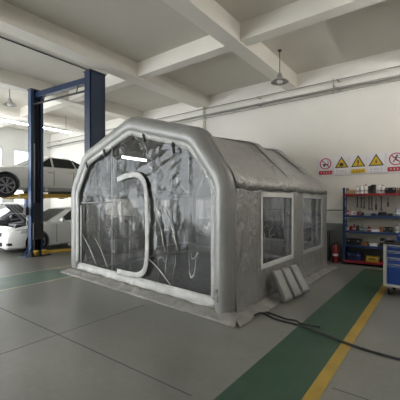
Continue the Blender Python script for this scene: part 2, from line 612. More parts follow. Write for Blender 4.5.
def profile(t, off=0.0, z0=0.0, nz=8, rad=0.15):
    """tent arch in metres: returns list of (x from centre, z), outer offset off"""
    k = min(1, max(0, t))
    ss = 0.125 + 0.14 * k
    sz = 2.60 + 0.27 * k
    pk = 3.07 + 0.0 * k
    base = [(-Wd / 2, z0), (-Wd / 2, 1.90), (-Wd / 2 + ss * Wd, sz), (0, pk), (Wd / 2 - ss * Wd, sz), (Wd / 2, 1.90), (Wd / 2, z0)]
    # offset polygon
    pts = []
    n = len(base)
    for i, p in enumerate(base):
        p = Vector(p)
        ns = []
        if i > 0:
            d = (p - Vector(base[i - 1])).normalized()
            ns.append(Vector((-d.y, d.x)))
        if i < n - 1:
            d = (Vector(base[i + 1]) - p).normalized()
            ns.append(Vector((-d.y, d.x)))
        if len(ns) == 1:
            q = p + ns[0] * off
        else:
            b = (ns[0] + ns[1]).normalized()
            q = p + b * off / max(0.3, b.dot(ns[0]))
        pts.append(q)
    out = []
    for i in range(n - 1):
        a, b = pts[i], pts[i + 1]
        L = (b - a).length
        if i == 0:
            for j in range(nz):
                out.append(a.lerp(b, (j / nz) * (1 - rad / L)))
        # fillet at b
        if i < n - 2:
            c = pts[i + 2]
            r1 = min(rad, L * 0.45)
            r2 = min(rad, (c - b).length * 0.45)
            p0 = b + (a - b).normalized() * r1
            p2 = b + (c - b).normalized() * r2
            if i > 0:
                for j in range(1, 5):
                    out.append(last.lerp(p0, j / 5))
            for j in range(7):
                u = j / 6
                out.append(p0 * (1 - u) ** 2 + b * 2 * u * (1 - u) + p2 * u * u)
            last = p2
        else:
            for j in range(1, nz + 1):
                out.append(last.lerp(b, j / nz))
    return out


def to3(p, t, dy=0.0):
    s = 0.5 + (-p[0]) / Wd
    q = TP(s, t, p[1])
    q.y += dy
    return q


tent = thing('inflatable_tent', 'large silver-grey inflatable workshop tent with clear vinyl front and side windows', 'tent', (-4.6, 6.2, 0))
TI = Matrix.Translation(Vector((4.6, -6.2, 0)))


def tbuild(mb, name, m, smooth=True, solid=0, parent=None):
    bmesh.ops.transform(mb.bm, matrix=TI, verts=mb.bm.verts)
    return mb.build(name, m, parent or tent, smooth, solid)


# inflated arches
TR = 0.165
MA = 0.575
for t, nm in ((0.0, 'front'), (MA, 'mid'), (1.0, 'rear')):
    pr = profile(t, 0.0, 0.0)
    mb = MB()
    nrm = Vector((0, 1, 0))
    pts = [to3(p, t) for p in pr]
    seg = 20
    rings = []
    rr = TR if t == 0 else 0.145
    for i, p in enumerate(pts):
        tg = (pts[min(i + 1, len(pts) - 1)] - pts[max(i - 1, 0)]).normalized()
        sd = tg.cross(nrm).normalized()
        r_ = rr
        if p.z < 0.12:
            r_ = rr * (0.82 + 0.18 * (p.z / 0.12))
        rings.append([mb.bm.verts.new(p + (sd * math.cos(a) + nrm * math.sin(a)) * r_) for a in [k * 2 * PI / seg for k in range(seg)]])
    for A, B in zip(rings, rings[1:]):
        for k in range(seg):
            mb.bm.faces.new((A[k], A[(k + 1) % seg], B[(k + 1) % seg], B[k]))
    mb.bm.faces.new(rings[0])
    mb.bm.faces.new(rings[-1])
    arch = tbuild(mb, 'arch_tube', M['tube_gray'], 'auto')
    if nm == 'front':
        for z, r in ((0.37, 0.026), (0.26, 0.034)):
            q = TP(0.012, 0, z)
            v = MB().lathe([(r * 1.3, 0.02), (r * 1.2, -0.01), (r * 0.8, -0.02), (r * 0.5, -0.014)], (q.x, q.y - TR + 0.0, q.z), 16, 'Y')
            tbuild(v, 'air_valve', M['plastic_grey'], 'auto', parent=arch)

# lengthwise tubes: eaves, ridge and ground
for s, z, r in ((0.02, 1.86, 0.10), (0.98, 1.86, 0.10), (0.5, 2.92, 0.11)):
    tbuild(MB().tube([TP(s, 0.02 + 0.96 * k / 10, z) for k in range(11)], r, 14), 'purlin_tube', M['tube_gray'])
for s in (0.012, 0.988):
    tbuild(MB().tube([TP(s, 0.03 + 0.95 * k / 10, 0.15) for k in range(11)], 0.14, 14), 'ground_tube', M['tube_gray'])
tbuild(MB().tube([TP(0.03 + 0.94 * k / 10, 0.985, 0.15) for k in range(11)], 0.14, 14), 'ground_tube', M['tube_gray'])


def cover_off(t):
    d = min(abs(t), abs(t - MA), abs(t - 1.0))
    if t < 0.03:
        return 0.155
    return 0.172 - 0.10 * min(1, max(0, (d - 0.025) / 0.08)) ** 1.0


rnd = random.Random(3)
WT = {'right': [(0.200, 0.485), (0.625, 0.905)], 'left': [(0.200, 0.485), (0.625, 0.905)]}
WZ = (0.62, 1.70)
# roof cover
tsamp = [0.006 + (1.012 - 0.006) * k / 56 for k in range(57)]
rows = []
for t in tsamp:
    pa, pb = profile(t, cover_off(t) + 0.012)[10:-10], profile(t, 0.183 if t >= 0.03 else 0.176)[10:-10]
    pts = []
    for i, (p, q) in enumerate(zip(pa, pb)):
        w_ = min(1.0, min(i, len(pa) - 1 - i) / 7)
        pts.append(q.lerp(p, w_))
    lo = 1.80 + 0.012 * math.sin(t * 40)
    x0, x1 = pts[0][0], pts[-1][0]
    pts = [Vector((x0 + 0.004, lo))] + list(pts) + [Vector((x1 - 0.004, lo))]
    row = []
    for i, p in enumerate(pts):
        q = to3(p, t)
        q += Vector((rnd.uniform(-1, 1), 0, rnd.uniform(-1, 1))) * 0.004
        row.append(q)
    rows.append(row)
m_ = min(len(r) for r in rows)
assert all(len(r) == m_ for r in rows), [len(r) for r in rows]
tbuild(MB().grid(rows), 'roof_cover', M['cover'], True, 0.01)
# seams of the roof cover where the arches lie
for tt in (MA - 0.055, MA + 0.05, 0.93):
    rr_ = []
    for dt in (-0.004, 0.004):
        pa = profile(tt + dt, max(cover_off(tt + dt), cover_off(tt)) + 0.024)[14:-14]
        rr_.append([to3(p, tt + dt) for p in pa])
    tbuild(MB().grid(rr_), 'roof_seam', M['dark_cloth'], True, 0.008)
# dark sheet added under the roof cover to shade the tent interior
rows = []
for k in range(41):
    t = 0.02 + 0.965 * k / 40
    pts = profile(t, -0.02 if cover_off(t) < 0.1 else 0.05)[10:-10]
    rows.append([to3(p, t) for p in pts])
tbuild(MB().grid(rows), 'roof_shade_sheet', M['dark_cloth'], True, 0.006)
# side walls with window openings
for side in ('right', 'left'):
    cuts = sorted(set([round(0.006 + 1.004 * k / 40, 4) for k in range(41)] + [v for w in WT[side] for v in w]))
    zs = [0.02, 0.12, 0.25, 0.4, 0.52, WZ[0], 0.75, 0.9, 1.05, 1.2, 1.35, 1.5, WZ[1], 1.76, 1.88]
    rows = []
    for t in cuts:
        o = 0.160
        for a, b in WT[side]:
            if a - 0.03 < t < b + 0.03:
                o = 0.158
        row = []
        for z in zs:
            wob = 0.012 * max(0.0, min(1, (1.8 - z) * 1.5)) * math.sin(t * 55 + 2 * math.sin(z * 3)) * (1 if not any(a - 0.02 < t < b + 0.02 for a, b in WT[side]) else 0.15)
            x = Wd / 2 + o + wob + (0.05 * math.exp(-z * 9))
            q = to3((x if side == 'right' else -x, z), t)
            row.append(q)
        rows.append(row)

    def skip(i, j):
        return any(a - 1e-6 <= cuts[i] and cuts[i + 1] <= b + 1e-6 for a, b in WT[side]) and WZ[0] - 1e-6 <= zs[j] and zs[j + 1] <= WZ[1] + 1e-6
    wall = tbuild(MB().grid(rows, skip), 'side_wall', M['cover'], True, 0.008)
    sg = 1 if side == 'right' else -1
    for wi, (a, b) in enumerate(WT[side]):
        x = sg * (Wd / 2 + 0.166)
        fr = MB()
        bw = 0.075 if wi == 0 else 0.06
        ta, tb = bw / 4.5, bw / 4.5
        segs = [((a - ta, b + tb), (WZ[1] - 0.0, WZ[1] + bw)), ((a - ta, b + tb), (WZ[0] - bw, WZ[0])),
                ((a - ta, a), (WZ[0] - bw, WZ[1] + bw)), ((b, b + tb), (WZ[0] - bw, WZ[1] + bw))]
        for (t0, t1), (z0, z1) in segs:
            fr.grid([[to3((x, z0), t0), to3((x, z1), t0)], [to3((x, z0), t1), to3((x, z1), t1)]])
        tbuild(fr, 'window_band', M['white_band'] if wi == 0 else M['grey_band'], False, 0.012)
        pn = MB().grid([[to3((x - sg * 0.012 + 0.008 * math.sin(i * 1.3 + j), WZ[0] + (WZ[1] - WZ[0]) * j / 8), a + (b - a) * i / 8) for j in range(9)] for i in range(9)])
        tbuild(pn, 'window_pane', M['clear_win'], True, 0.0)
# rear wall with one broad window
ys = 1.035
rz0, rz1, rx0, rx1 = 0.62, 1.72, 0.55, 1.95
mbw = MB()
pr = [p for p in profile(1.0, 0.12)]
zs = [0.02, 0.3, rz0, 0.9, 1.2, 1.5, rz1, 1.9, 2.1, 2.3, 2.5, 2.7, 2.85, 2.98, 3.1]


def half_at(t, off, z):
    pr = profile(t, off)
    best = 0
    for p, q in zip(pr, pr[1:]):
        if (p[1] - z) * (q[1] - z) <= 0 and abs(p[1] - q[1]) > 1e-9:
            u = (z - p[1]) / (q[1] - p[1])
            best = max(best, abs(p[0] + (q[0] - p[0]) * u))
    return best


for k in range(len(zs) - 1):
    za, zb = zs[k], zs[k + 1]
    ha, hb = half_at(1, 0.12, za), half_at(1, 0.12, zb)
    xa = [-ha, -rx1, -rx0, rx0, rx1, ha]
    xb = [-hb, -rx1, -rx0, rx0, rx1, hb] if hb > rx1 else [-hb, -hb * .8, -hb * .3, hb * .3, hb * .8, hb]
    if ha <= rx1:
        xa = [-ha, -ha * .8, -ha * .3, ha * .3, ha * .8, ha]
    for j in range(5):
        if j in (1, 3) and rz0 - 1e-6 <= za and zb <= rz1 + 1e-6:
            continue
        mbw.bm.faces.new([mbw.bm.verts.new(to3((x, z), ys)) for x, z in ((xa[j], za), (xa[j + 1], za), (xb[j + 1], zb), (xb[j], zb))])
bmesh.ops.remove_doubles(mbw.bm, verts=mbw.bm.verts, dist=1e-4)
tbuild(mbw, 'rear_wall', M['inner'], False, 0.008)
for sg in (-1, 1):
    fr = MB()
    xs0, xs1 = sorted((sg * rx0, sg * rx1))
    for (xa, xb), (z0, z1) in (((xs0 - .06, xs1 + .06), (rz1, rz1 + .06)), ((xs0 - .06, xs1 + .06), (rz0 - .06, rz0)), ((xs0 - .06, xs0), (rz0, rz1)), ((xs1, xs1 + .06), (rz0, rz1))):
        fr.grid([[to3((xa, z0), ys - 0.003), to3((xa, z1), ys - 0.003)], [to3((xb, z0), ys - 0.003), to3((xb, z1), ys - 0.003)]])
    tbuild(fr, 'window_band', M['grey_band'], False, 0.01)
    tbuild(MB().grid([[to3((xs0, rz0), ys), to3((xs0, rz1), ys)], [to3((xs1, rz0), ys), to3((xs1, rz1), ys)]]), 'window_pane', M['clear_win'], False)

# front: seam band inside the arch and clear vinyl sheet
FY = -0.05
pin = [p for p in profile(0.0, -0.10, 0.22, rad=0.10)]
pin2 = [p for p in profile(0.0, -0.195, 0.22, rad=0.08)]
rows = [[to3(p, 0, FY - 0.075) for p in pin], [to3(p, 0, FY - 0.045) for p in pin2]]
mb = MB().grid(rows)
tbuild(mb, 'seam_band', M['band'], True, 0.012)
# bottom strip of the front
hb = Wd / 2 - 0.10
rows = []
for i in range(31):
    x = -hb + 2 * hb * i / 30
    w_ = 0.01 * math.sin(i * 1.1)
    rows.append([to3((x, 0.06), 0, FY - 0.06 + w_), to3((x, 0.14), 0, FY - 0.04 + w_ * .4), to3((x, 0.25), 0, FY - 0.03)])
tbuild(MB().grid(rows), 'sill_band', M['band'], True, 0.012)


def front_sheet(nx, nz, wob):
    rows = []
    zt = profile(0.0, -0.165)[0]
    zmax = max(p[1] for p in profile(0.0, -0.165))
    for k in range(nz + 1):
        z = 0.2 + (zmax - 0.01 - 0.2) * k / nz
        h = half_at(0, -0.165, z)
        row = []
        for i in range(nx + 1):
            x = -h + 2 * h * i / nx
            u, v = (x + h) / (2 * h + 1e-6), (z - 0.2) / 2.6
            edge = min(1, 6 * min(u, 1 - u), 6 * v, 4 * (1 - v))
            # tension folds fanning out of the upper corners
            a1 = math.atan2(2.75 - z, x + 2.1)
            a2 = math.atan2(2.75 - z, 2.1 - x)
            f = 0.55 * abs(math.sin(a1 * 19)) * math.exp(-0.5 * math.hypot(x + 2.1, z - 2.75)) + 0.55 * abs(math.sin(a2 * 23)) * math.exp(-0.5 * math.hypot(x - 2.1, z - 2.75))
            f += 0.35 * math.sin(x * 3.1 + 1.7 * math.sin(z * 2.1)) + 0.16 * math.sin(x * 9 + z * 7)
            row.append(to3((x, z), 0, FY + wob * f * max(0.0, edge)))
        rows.append(row)
    return rows


tbuild(MB().grid(front_sheet(90, 70, 0.03)), 'clear_front', M['clear'], True)

# door outline: curved pale band on the clear sheet (open towards the left as in a zipped flap)
def xs_(s):
    return (0.5 - s) * Wd
dpts = [(xs_(0.60), 2.05), (xs_(0.53), 2.12), (xs_(0.46), 2.13), (xs_(0.42), 2.06), (xs_(0.395), 1.9), (xs_(0.39), 1.6), (xs_(0.385), 1.2), (xs_(0.385), 0.8),
        (xs_(0.39), 0.52), (xs_(0.405), 0.38), (xs_(0.44), 0.29), (xs_(0.5), 0.265), (xs_(0.6), 0.265)]


def smooth_path(p, it=2):
    for _ in range(it):
        q = [p[0]]
        for a, b in zip(p, p[1:]):
            q.append((a[0] * .75 + b[0] * .25, a[1] * .75 + b[1] * .25))
            q.append((a[0] * .25 + b[0] * .75, a[1] * .25 + b[1] * .75))
        q.append(p[-1])
        p = q
    return p


def band_path(pts, w, dy, name, m, th=0.02):
    pts = [Vector(p) for p in pts]
    rows = []
    for i, p in enumerate(pts):
        tg = (pts[min(i + 1, len(pts) - 1)] - pts[max(i - 1, 0)]).normalized()
        nn = Vector((-tg.y, tg.x))
        rows.append([to3(p + nn * w / 2, 0, dy), to3(p + nn * w / 4, 0, dy - 0.004), to3(p - nn * w / 4, 0, dy - 0.004), to3(p - nn * w / 2, 0, dy)])
    return tbuild(MB().grid(rows), name, m, True, th)


door = band_path(smooth_path(dpts), 0.11, FY - 0.045, 'door_band', M['band'], 0.006)
# zip lines (thin) of the door and the vertical seam on the left of the door
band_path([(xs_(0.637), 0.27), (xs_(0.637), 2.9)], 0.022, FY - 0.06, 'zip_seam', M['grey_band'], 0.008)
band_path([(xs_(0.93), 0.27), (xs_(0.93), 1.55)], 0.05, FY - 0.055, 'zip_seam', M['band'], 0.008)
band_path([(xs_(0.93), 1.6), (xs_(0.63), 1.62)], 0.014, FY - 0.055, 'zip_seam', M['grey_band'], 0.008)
# pale strips painted as light glints on folds of the clear sheet
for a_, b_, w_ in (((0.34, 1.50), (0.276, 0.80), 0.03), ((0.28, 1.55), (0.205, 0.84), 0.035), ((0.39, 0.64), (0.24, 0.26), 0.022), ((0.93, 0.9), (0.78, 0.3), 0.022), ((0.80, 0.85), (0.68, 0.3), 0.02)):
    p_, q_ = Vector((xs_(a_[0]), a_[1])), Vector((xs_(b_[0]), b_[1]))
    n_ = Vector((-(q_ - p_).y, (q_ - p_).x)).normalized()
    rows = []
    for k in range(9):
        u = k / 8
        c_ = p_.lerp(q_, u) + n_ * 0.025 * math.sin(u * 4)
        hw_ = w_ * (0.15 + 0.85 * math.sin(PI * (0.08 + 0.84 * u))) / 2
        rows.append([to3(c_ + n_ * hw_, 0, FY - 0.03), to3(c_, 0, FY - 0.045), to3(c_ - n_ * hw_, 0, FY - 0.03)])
    tbuild(MB().grid(rows), 'vinyl_glint', M['band'], True, 0.003)
# black hook straps below the arch
for s, z in ((0.865, 2.50), (0.70, 2.68), (0.40, 2.80), (0.225, 2.52)):
    c = Vector((xs_(s), z))
    mb = MB()
    q0 = to3((c[0], z + 0.06), 0, FY - 0.05)
    q1 = to3((c[0] + 0.005, z - 0.02), 0, FY - 0.075)
    q2 = to3((c[0] + 0.02, z - 0.13), 0, FY - 0.07)
    mb.bar(q0, q1, 0.06, 0.03, 0.004).bar(q1, q2, 0.045, 0.025, 0.004)
    tbuild(mb, 'hook_strap', M['black'], False)

# ground sheet inside and silver skirt around the foot
gs = MB().grid([[TP(0.02 + 0.96 * i / 24, 0.01 + 0.98 * j / 24, 0.012 + 0.010 * abs(math.sin(i * 2.1 + j * 0.6))) for j in range(25)] for i in range(25)])
tbuild(gs, 'ground_sheet', M['sheet'], True, 0.004)


def skirt(p_in, p_out, nn, seed, name='ground_skirt'):
    r_ = random.Random(seed)
    rows = []
    for i in range(nn + 1):
        u = i / nn
        a = p_in[0].lerp(p_in[1], u)
        b = p_out[0].lerp(p_out[1], u)
        e = r_.uniform(-0.03, 0.03)
        row = []
        for j in range(6):
            v = j / 5
            q = a.lerp(b, v * (1 + (e if j == 5 else 0)))
            z = (0.075 * (1 - v) ** 2 + 0.012 + 0.02 * abs(math.sin(u * nn * 0.8 + v * 2.2)) * (1 - abs(v - .5)) + r_.uniform(0, 0.006)) * (1 if j < 5 else 0.35)
            row.append(Vector((q.x, q.y, z)))
        rows.append(row)
    tbuild(MB().grid(rows), name, M['skirt'], True, 0.006)


def V2(a, dx, dy):
    return Vector((a.x + dx, a.y + dy, 0))


skirt((V2(FR, 0.28, -0.12), V2(FL, -0.16, -0.12)), (V2(FR, 0.36, -0.34), V2(FL, -0.22, -0.34)), 46, 1)
skirt((V2(FR, 0.12, -0.1), V2(BR, 0.12, 0.1)), (V2(FR, 0.40, -0.28), V2(BR, 0.36, 0.3)), 46, 2)
skirt((V2(FL, -0.1, -0.1), V2(BL, -0.1, 0.1)), (V2(FL, -0.2, -0.2), V2(BL, -0.2, 0.3)), 46, 4)

# glowing tube added to stand for a ceiling light reflected in the clear front
t = thing('tent_reflection_tube', 'small white glowing tube added behind the clear front, standing for a reflected ceiling light', 'lamp', (-5.32, 4.72, 2.56))
MB().cyl((0, -0.33, 0), (0, 0.33, 0), 0.022, seg=12).build('light_tube', M['streak_glow'], t, 'auto')
MB().box((0, 0, 0.035), (0.07, 0.7, 0.03), bevel=0.006).build('housing', M['white_frame'], t)
for s in (-1, 1):
    MB().cyl((0, s * 0.28, 0.04), (0, s * 0.28, 0.24), 0.005, seg=6).build('hanger', M['dark_steel'], t)

# weight bags leaning against the tent
def weight_bag(label, x, y, rz, lean):
    t = thing('weight_bag', label, 'bag', (x, y, 0.0), rz, 'grey padded bags leaning on the tent side')
    rows = []
    nu, nv = 18, 12
    mb = MB()
    L, W, D = 0.50, 0.22, 0.045
    rot = Matrix.Rotation(lean, 4, 'Y')
    for i in range(nu + 1):
        u = i / nu
        row = []
        for k in range(20):
            a = k * 2 * PI / 20
            cx = math.copysign(abs(math.cos(a)) ** 0.45, math.cos(a))
            cy = math.copysign(abs(math.sin(a)) ** 0.4, math.sin(a))
            en = min(1, (min(u, 1 - u) * 9 + 0.3)) ** 0.35
            row.append(rot @ Vector((cx * D * en * (1 + 0.06 * math.sin(u * 22)), cy * W / 2 * (0.93 + 0.07 * en), (u * L))))
        row.append(row[0])
        rows.append(row)
    vs = [[mb.bm.verts.new(p) for p in r[:-1]] for r in rows]
    for A, B in zip(vs, vs[1:]):
        for k in range(20):
            mb.bm.faces.new((A[k], A[(k + 1) % 20], B[(k + 1) % 20], B[k]))
    mb.bm.faces.new(vs[0])
    mb.bm.faces.new(vs[-1])
    bmesh.ops.translate(mb.bm, verts=mb.bm.verts, vec=(0, 0, 0.03 + abs(math.sin(lean)) * 0.03))
    mb.build('bag_body', M['tube_gray'], t, True)
    sm = MB()
    for sx in (-1,):
        p0 = rot @ Vector((0.045, sx * W * 0.38, 0.05))
        p1 = rot @ Vector((0.048, sx * W * 0.38, 0.25))
        p2 = rot @ Vector((0.045, sx * W * 0.38, 0.45))
        sm.tube([p + Vector((0, 0, 0.04)) for p in (p0, p1, p2)], 0.009, 6)
    sm.build('piping', M['band'], t, True)
    hd = MB()
    tp = rot @ Vector((0, 0, L))
    hd.tube([tp + Vector((0, -0.07, 0.02)), tp + Vector((-0.01, -0.05, 0.04)), tp + Vector((-0.01, 0.05, 0.04)), tp + Vector((0, 0.07, 0.02))], 0.010, 6)
    hd.build('carry_handle', M['black'], t, True)
weight_bag('nearest of the three grey padded bags leaning below the tent window', -1.93, 4.92, -0.22, R(-30))
weight_bag('middle one of three grey padded bags leaning below the tent window', -1.90, 5.24, -0.22, R(-32))
weight_bag('furthest of the three grey padded bags leaning on the tent side', -1.87, 5.56, -0.22, R(-33))

# power cables on the floor
def cable(pts, r, label, name='power_cable'):
    # pts (x, y) control points -> catmull rom
    P = [Vector((x, y, r + 0.002 + (z_[0] if (z_ := rest) else 0))) for x, y, *rest in pts]
    out = []
    for i in range(len(P) - 1):
        p0, p1, p2, p3 = P[max(i - 1, 0)], P[i], P[i + 1], P[min(i + 2, len(P) - 1)]
        for k in range(10):
            u = k / 10
            out.append(0.5 * ((2 * p1) + (-p0 + p2) * u + (2 * p0 - 5 * p1 + 4 * p2 - p3) * u * u + (-p0 + 3 * p1 - 3 * p2 + p3) * u ** 3))
    out.append(P[-1])
    tag(MB().tube(out, r, 8).build(name, M['rubber'], None, True), label, 'cable')


def G(px, py):   # photo reading -> floor metres
    d = 512.0 / (py - 203.0)
    a = (px - 200.0) / 320.0
    return (d * (0.8 * a - 0.6), d * (0.6 * a + 0.8))


cable([(-2.02, 3.93, 0.06), G(262, 314), G(275, 320), G(290, 324), G(301, 327), G(322, 335), G(345, 344), G(375, 354), G(420, 366)], 0.013,
      'longer black power cable running from the tent corner across the green lane')
cable([(-1.97, 4.10, 0.05), G(268, 313.5), G(285, 319.5), G(296, 321.5), G(301, 324.5), (-1.195, 4.06, 0.05)], 0.011,
      'shorter black cable from the tent corner that ends on the green lane')


# ------------------------------------------------------------------ vehicle lift
def column_mesh(openx, H, w=0.25, d=0.46):
    # C channel with the open side along openx (+1 or -1)
    mb = MB()
    th = 0.02
    mb.box((-openx * (w / 2 - th / 2), 0, H / 2), (th, d, H))
    for s in (-1, 1):
        mb.box((0, s * (d / 2 - th / 2), H / 2), (w, th, H))
        mb.box((openx * (w / 2 - th / 2), s * (d / 2 - 0.035), H / 2), (th, 0.07, H))
    return mb


def arm(parent, base, ang, L, z, name='lift_arm'):
    c = Vector((base[0], base[1], 0))
    d = Vector((math.cos(ang), math.sin(ang), 0))
    e = c + d * L
    mb = MB()
    mb.bar((c.x, c.y, z), (c.x + d.x * L * 0.62, c.y + d.y * L * 0.62, z), 0.11, 0.09, 0.01)
    mb.bar((c.x + d.x * L * 0.3, c.y + d.y * L * 0.3, z), (e.x, e.y, z), 0.08, 0.06, 0.008)
    mb.cyl((c.x, c.y, z - 0.07), (c.x, c.y, z + 0.07), 0.075, seg=16)
    a = mb.build(name, M['yellow_arm'], parent)
    MB().cyl((e.x, e.y, z + 0.028), (e.x, e.y, z + 0.10), 0.05, seg=16).cyl((e.x, e.y, z - 0.03), (e.x, e.y, z + 0.03), 0.06, seg=16).build('lift_pad', M['rubber'], a)
    return a


lift = thing('vehicle_lift', 'blue two-post vehicle lift with overhead crossbeam standing left of the tent', 'vehicle lift', (-8.5, 4.92, 0))
HN = 4.98
nx_, ny_ = 1.22, 0.17        # near column, relative
fx_, fy_ = -1.36, -0.12      # far column
for (cx, cy, ox, nm) in ((nx_, ny_, -1, 'near'), (fx_, fy_, 1, 'far')):
    mb = column_mesh(ox, HN) if nm == 'near' else column_mesh(ox, HN, 0.21, 0.36)
    bmesh.ops.translate(mb.bm, verts=mb.bm.verts, vec=(cx, cy, 0.02))
    cl = mb.build('column', M['blue_steel'] if nm == 'near' else M['blue_light'], lift)
    b = MB().box((cx, cy, 0.012), (0.42 if nm == 'far' else 0.3, 0.74, 0.024))
    b.build('base_plate', M['blue_light'], lift)
    for s in (-1, 1):
        yy = cy + s * (0.23 if nm == 'near' else 0.18)
        for q in (-1, 1):
            MB().prism([(cx + q * 0.11, yy, 0.02), (cx + q * 0.11, yy + s * 0.12, 0.02), (cx + q * 0.11, yy, 0.28)], (-q * 0.015, 0, 0)).build('gusset', M['blue_light'], lift)
    cap = MB().box((cx, cy, HN + 0.03), (0.30, 0.50, 0.035) if nm == 'near' else (0.25, 0.40, 0.035), bevel=0.005)
    cap.build('column_cap', M['dark_steel'], lift)
    # carriage, ram and chain
    zc = 0.75 if nm == 'far' else 0.6
    MB().box((cx + ox * 0.03, cy, zc + 0.35), (0.16, 0.2, 1.0), bevel=0.01).build('carriage', M['dark_steel'], lift)
    MB().cyl((cx, cy - 0.06, 0.1), (cx, cy - 0.06, 3.4), 0.035, seg=12).build('ram', M['steel'], lift, 'auto')
    MB().bar((cx + 0.01, cy + 0.07, 0.2), (cx + 0.01, cy + 0.07, 4.8), 0.03, 0.02).build('chain', M['dark_steel'], lift)
    bx = MB().box((cx + ox * 0.14, cy, zc), (0.08, 0.30, 0.5), bevel=0.012)
    MB().box((cx - ox * 0.06, cy, HN / 2), (0.02, 0.31, HN - 0.1)).build('slot_dark_sheet', M['black'], lift)  # black sheet put inside the channel to darken the recessed slot
    bx.build('carriage_plate', M['dark_steel'], lift)
MB().bar((fx_, fy_, HN - 0.11), (nx_, ny_, HN - 0.11), 0.14, 0.17, 0.01).build('crossbeam', M['blue_steel'], lift)
sb = MB()
A_, B_ = Vector((fx_, fy_ - 0.12, HN - 0.42)), Vector((nx_, ny_ - 0.12, HN - 0.42))
sb.bar(A_, B_, 0.04, 0.04)
for u in (0.22, 0.78):
    p = A_.lerp(B_, u)
    sb.bar(p, p + Vector((0, 0.06, 0.28)), 0.02, 0.02)
sb.build('shutoff_bar', M['dark_steel'], lift)
arm(lift, (fx_ + 0.28, fy_ + 0.12), R(72), 1.35, 0.12)
arm(lift, (fx_ + 0.28, fy_ - 0.12), R(-38), 0.55, 0.12)
arm(lift, (nx_ - 0.24, ny_ + 0.12), R(115), 0.8, 0.12)
mb = MB().box((fx_ - 0.03, fy_ - 0.27, 1.35), (0.16, 0.1, 0.24), bevel=0.01)
mb.build('control_box', M['black'], lift)

# second lift that carries the raised car
lift2 = thing('vehicle_lift', 'shorter blue lift behind, its yellow arms holding up the raised car', 'vehicle lift', (-11.9, 5.9, 0))
for (cx, cy, ox) in ((-1.75, 0.55, 1),):
    mb = column_mesh(ox, 2.9)
    bmesh.ops.translate(mb.bm, verts=mb.bm.verts, vec=(cx, cy, 0.02))
    mb.build('column', M['blue_light'], lift2)
    MB().box((cx, cy, 0.012), (0.5, 0.7, 0.024)).build('base_plate', M['blue_light'], lift2)
    MB().box((cx + 0.18, cy, 1.75), (0.12, 0.44, 0.55), bevel=0.012).build('carriage_plate', M['dark_steel'], lift2)
LZ = 1.93
rails = MB()
for x in (0.72, -0.72):
    rails.box((x, 0.0, LZ - 0.06), (0.15, 2.0, 0.115), bevel=0.01)
for y in (-0.62, 0.62):
    rails.box((-0.3, y, LZ - 0.125), (2.3, 0.12, 0.04), bevel=0.01)
rails.bar((-1.45, -0.62, LZ - 0.145), (-1.5, 0.95, LZ - 0.145), 0.12, 0.06, 0.01)
rails.build('lift_arm', M['yellow_arm'], lift2)
for x in (0.72, -0.72):
    for y in (-0.8, 0.8):
        MB().cyl((x, y, LZ), (x, y, LZ + 0.09), 0.055, seg=14).build('lift_pad', M['rubber'], lift2, 'auto')


# ------------------------------------------------------------------ cars (local: +x forward, +y left, origin on the ground)
def loft_body(stations):
    """stations: (x, half width, z bottom, z shoulder, z top)"""
    mb = MB()
    rings = []
    for x, w, zb, zs_, zt in stations:
        half = [(0.0, zb), (w * 0.80, zb), (w * 0.95, zb + 0.06), (w * 0.99, zb + (zs_ - zb) * 0.35), (w, zb + (zs_ - zb) * 0.62),
                (w * 0.975, zs_ - 0.02), (w * 0.93, zs_ + (zt - zs_) * 0.45), (w * 0.80, zs_ + (zt - zs_) * 0.8), (w * 0.45, zt), (0.0, zt + 0.008)]
        full = half + [(-a, b) for a, b in half[-2:0:-1]]
        rings.append([mb.bm.verts.new((x, a, b)) for a, b in full])
    nseg = len(rings[0])
    for A, B in zip(rings, rings[1:]):
        for k in range(nseg):
            mb.bm.faces.new((A[k], A[(k + 1) % nseg], B[(k + 1) % nseg], B[k]))
    mb.bm.faces.new(rings[0])
    mb.bm.faces.new(rings[-1])
    return mb


def apply_bool(o, cutters):
    for c in cutters:
        md = o.modifiers.new('cut', 'BOOLEAN')
        md.operation = 'DIFFERENCE'
        md.solver = 'EXACT'
        md.object = c
    dg = bpy.context.evaluated_depsgraph_get()
    dg.update()
    me = bpy.data.meshes.new_from_object(o.evaluated_get(dg))
    o.modifiers.clear()
    o.data = me
    for c in cutters:
        bpy.data.objects.remove(c, do_unlink=True)
    me.set_sharp_from_angle(angle=R(30))


def wheel(parent, x, y, r, sgn):
    w = thing_part('wheel', parent, (x, y, r))
    tire = MB().lathe([(r * 0.66, -0.10), (r * 0.9, -0.108), (r * 0.98, -0.085), (r, -0.04), (r, 0.04), (r * 0.98, 0.085), (r * 0.9, 0.108), (r * 0.66, 0.10)], seg=36, axis='Y')
    for v in tire.bm.verts:
        v.co += Vector((x, y, r))
    t = tire.build('wheel', M['rubber'], parent, 'auto')
    rim = MB()
    yo = sgn * 0.07
    rr = r * 0.69
    n = 28
    rim.tube([(x + rr * math.cos(k * 2 * PI / n), y + sgn * 0.10, r + rr * math.sin(k * 2 * PI / n)) for k in range(n)], 0.013, 6, closed=True)
    rim.cyl((x, y + yo, r), (x, y + yo + sgn * 0.035, r), 0.055, seg=16)
    for k in range(7):
        a = k * 2 * PI / 7
        for da in (-0.12, 0.12):
            rim.bar((x + 0.04 * math.cos(a), y + sgn * 0.095, r + 0.04 * math.sin(a)), (x + rr * math.cos(a + da), y + sgn * 0.09, r + rr * math.sin(a + da)), 0.025, 0.03)
    rim.build('rim', M['steel'], t)
    MB().cyl((x, y - sgn * 0.02, r), (x, y + sgn * 0.04, r), r * 0.66, seg=28).build('brake_disc', M['dark_steel'], t, 'auto')


def thing_part(*a):
    return None


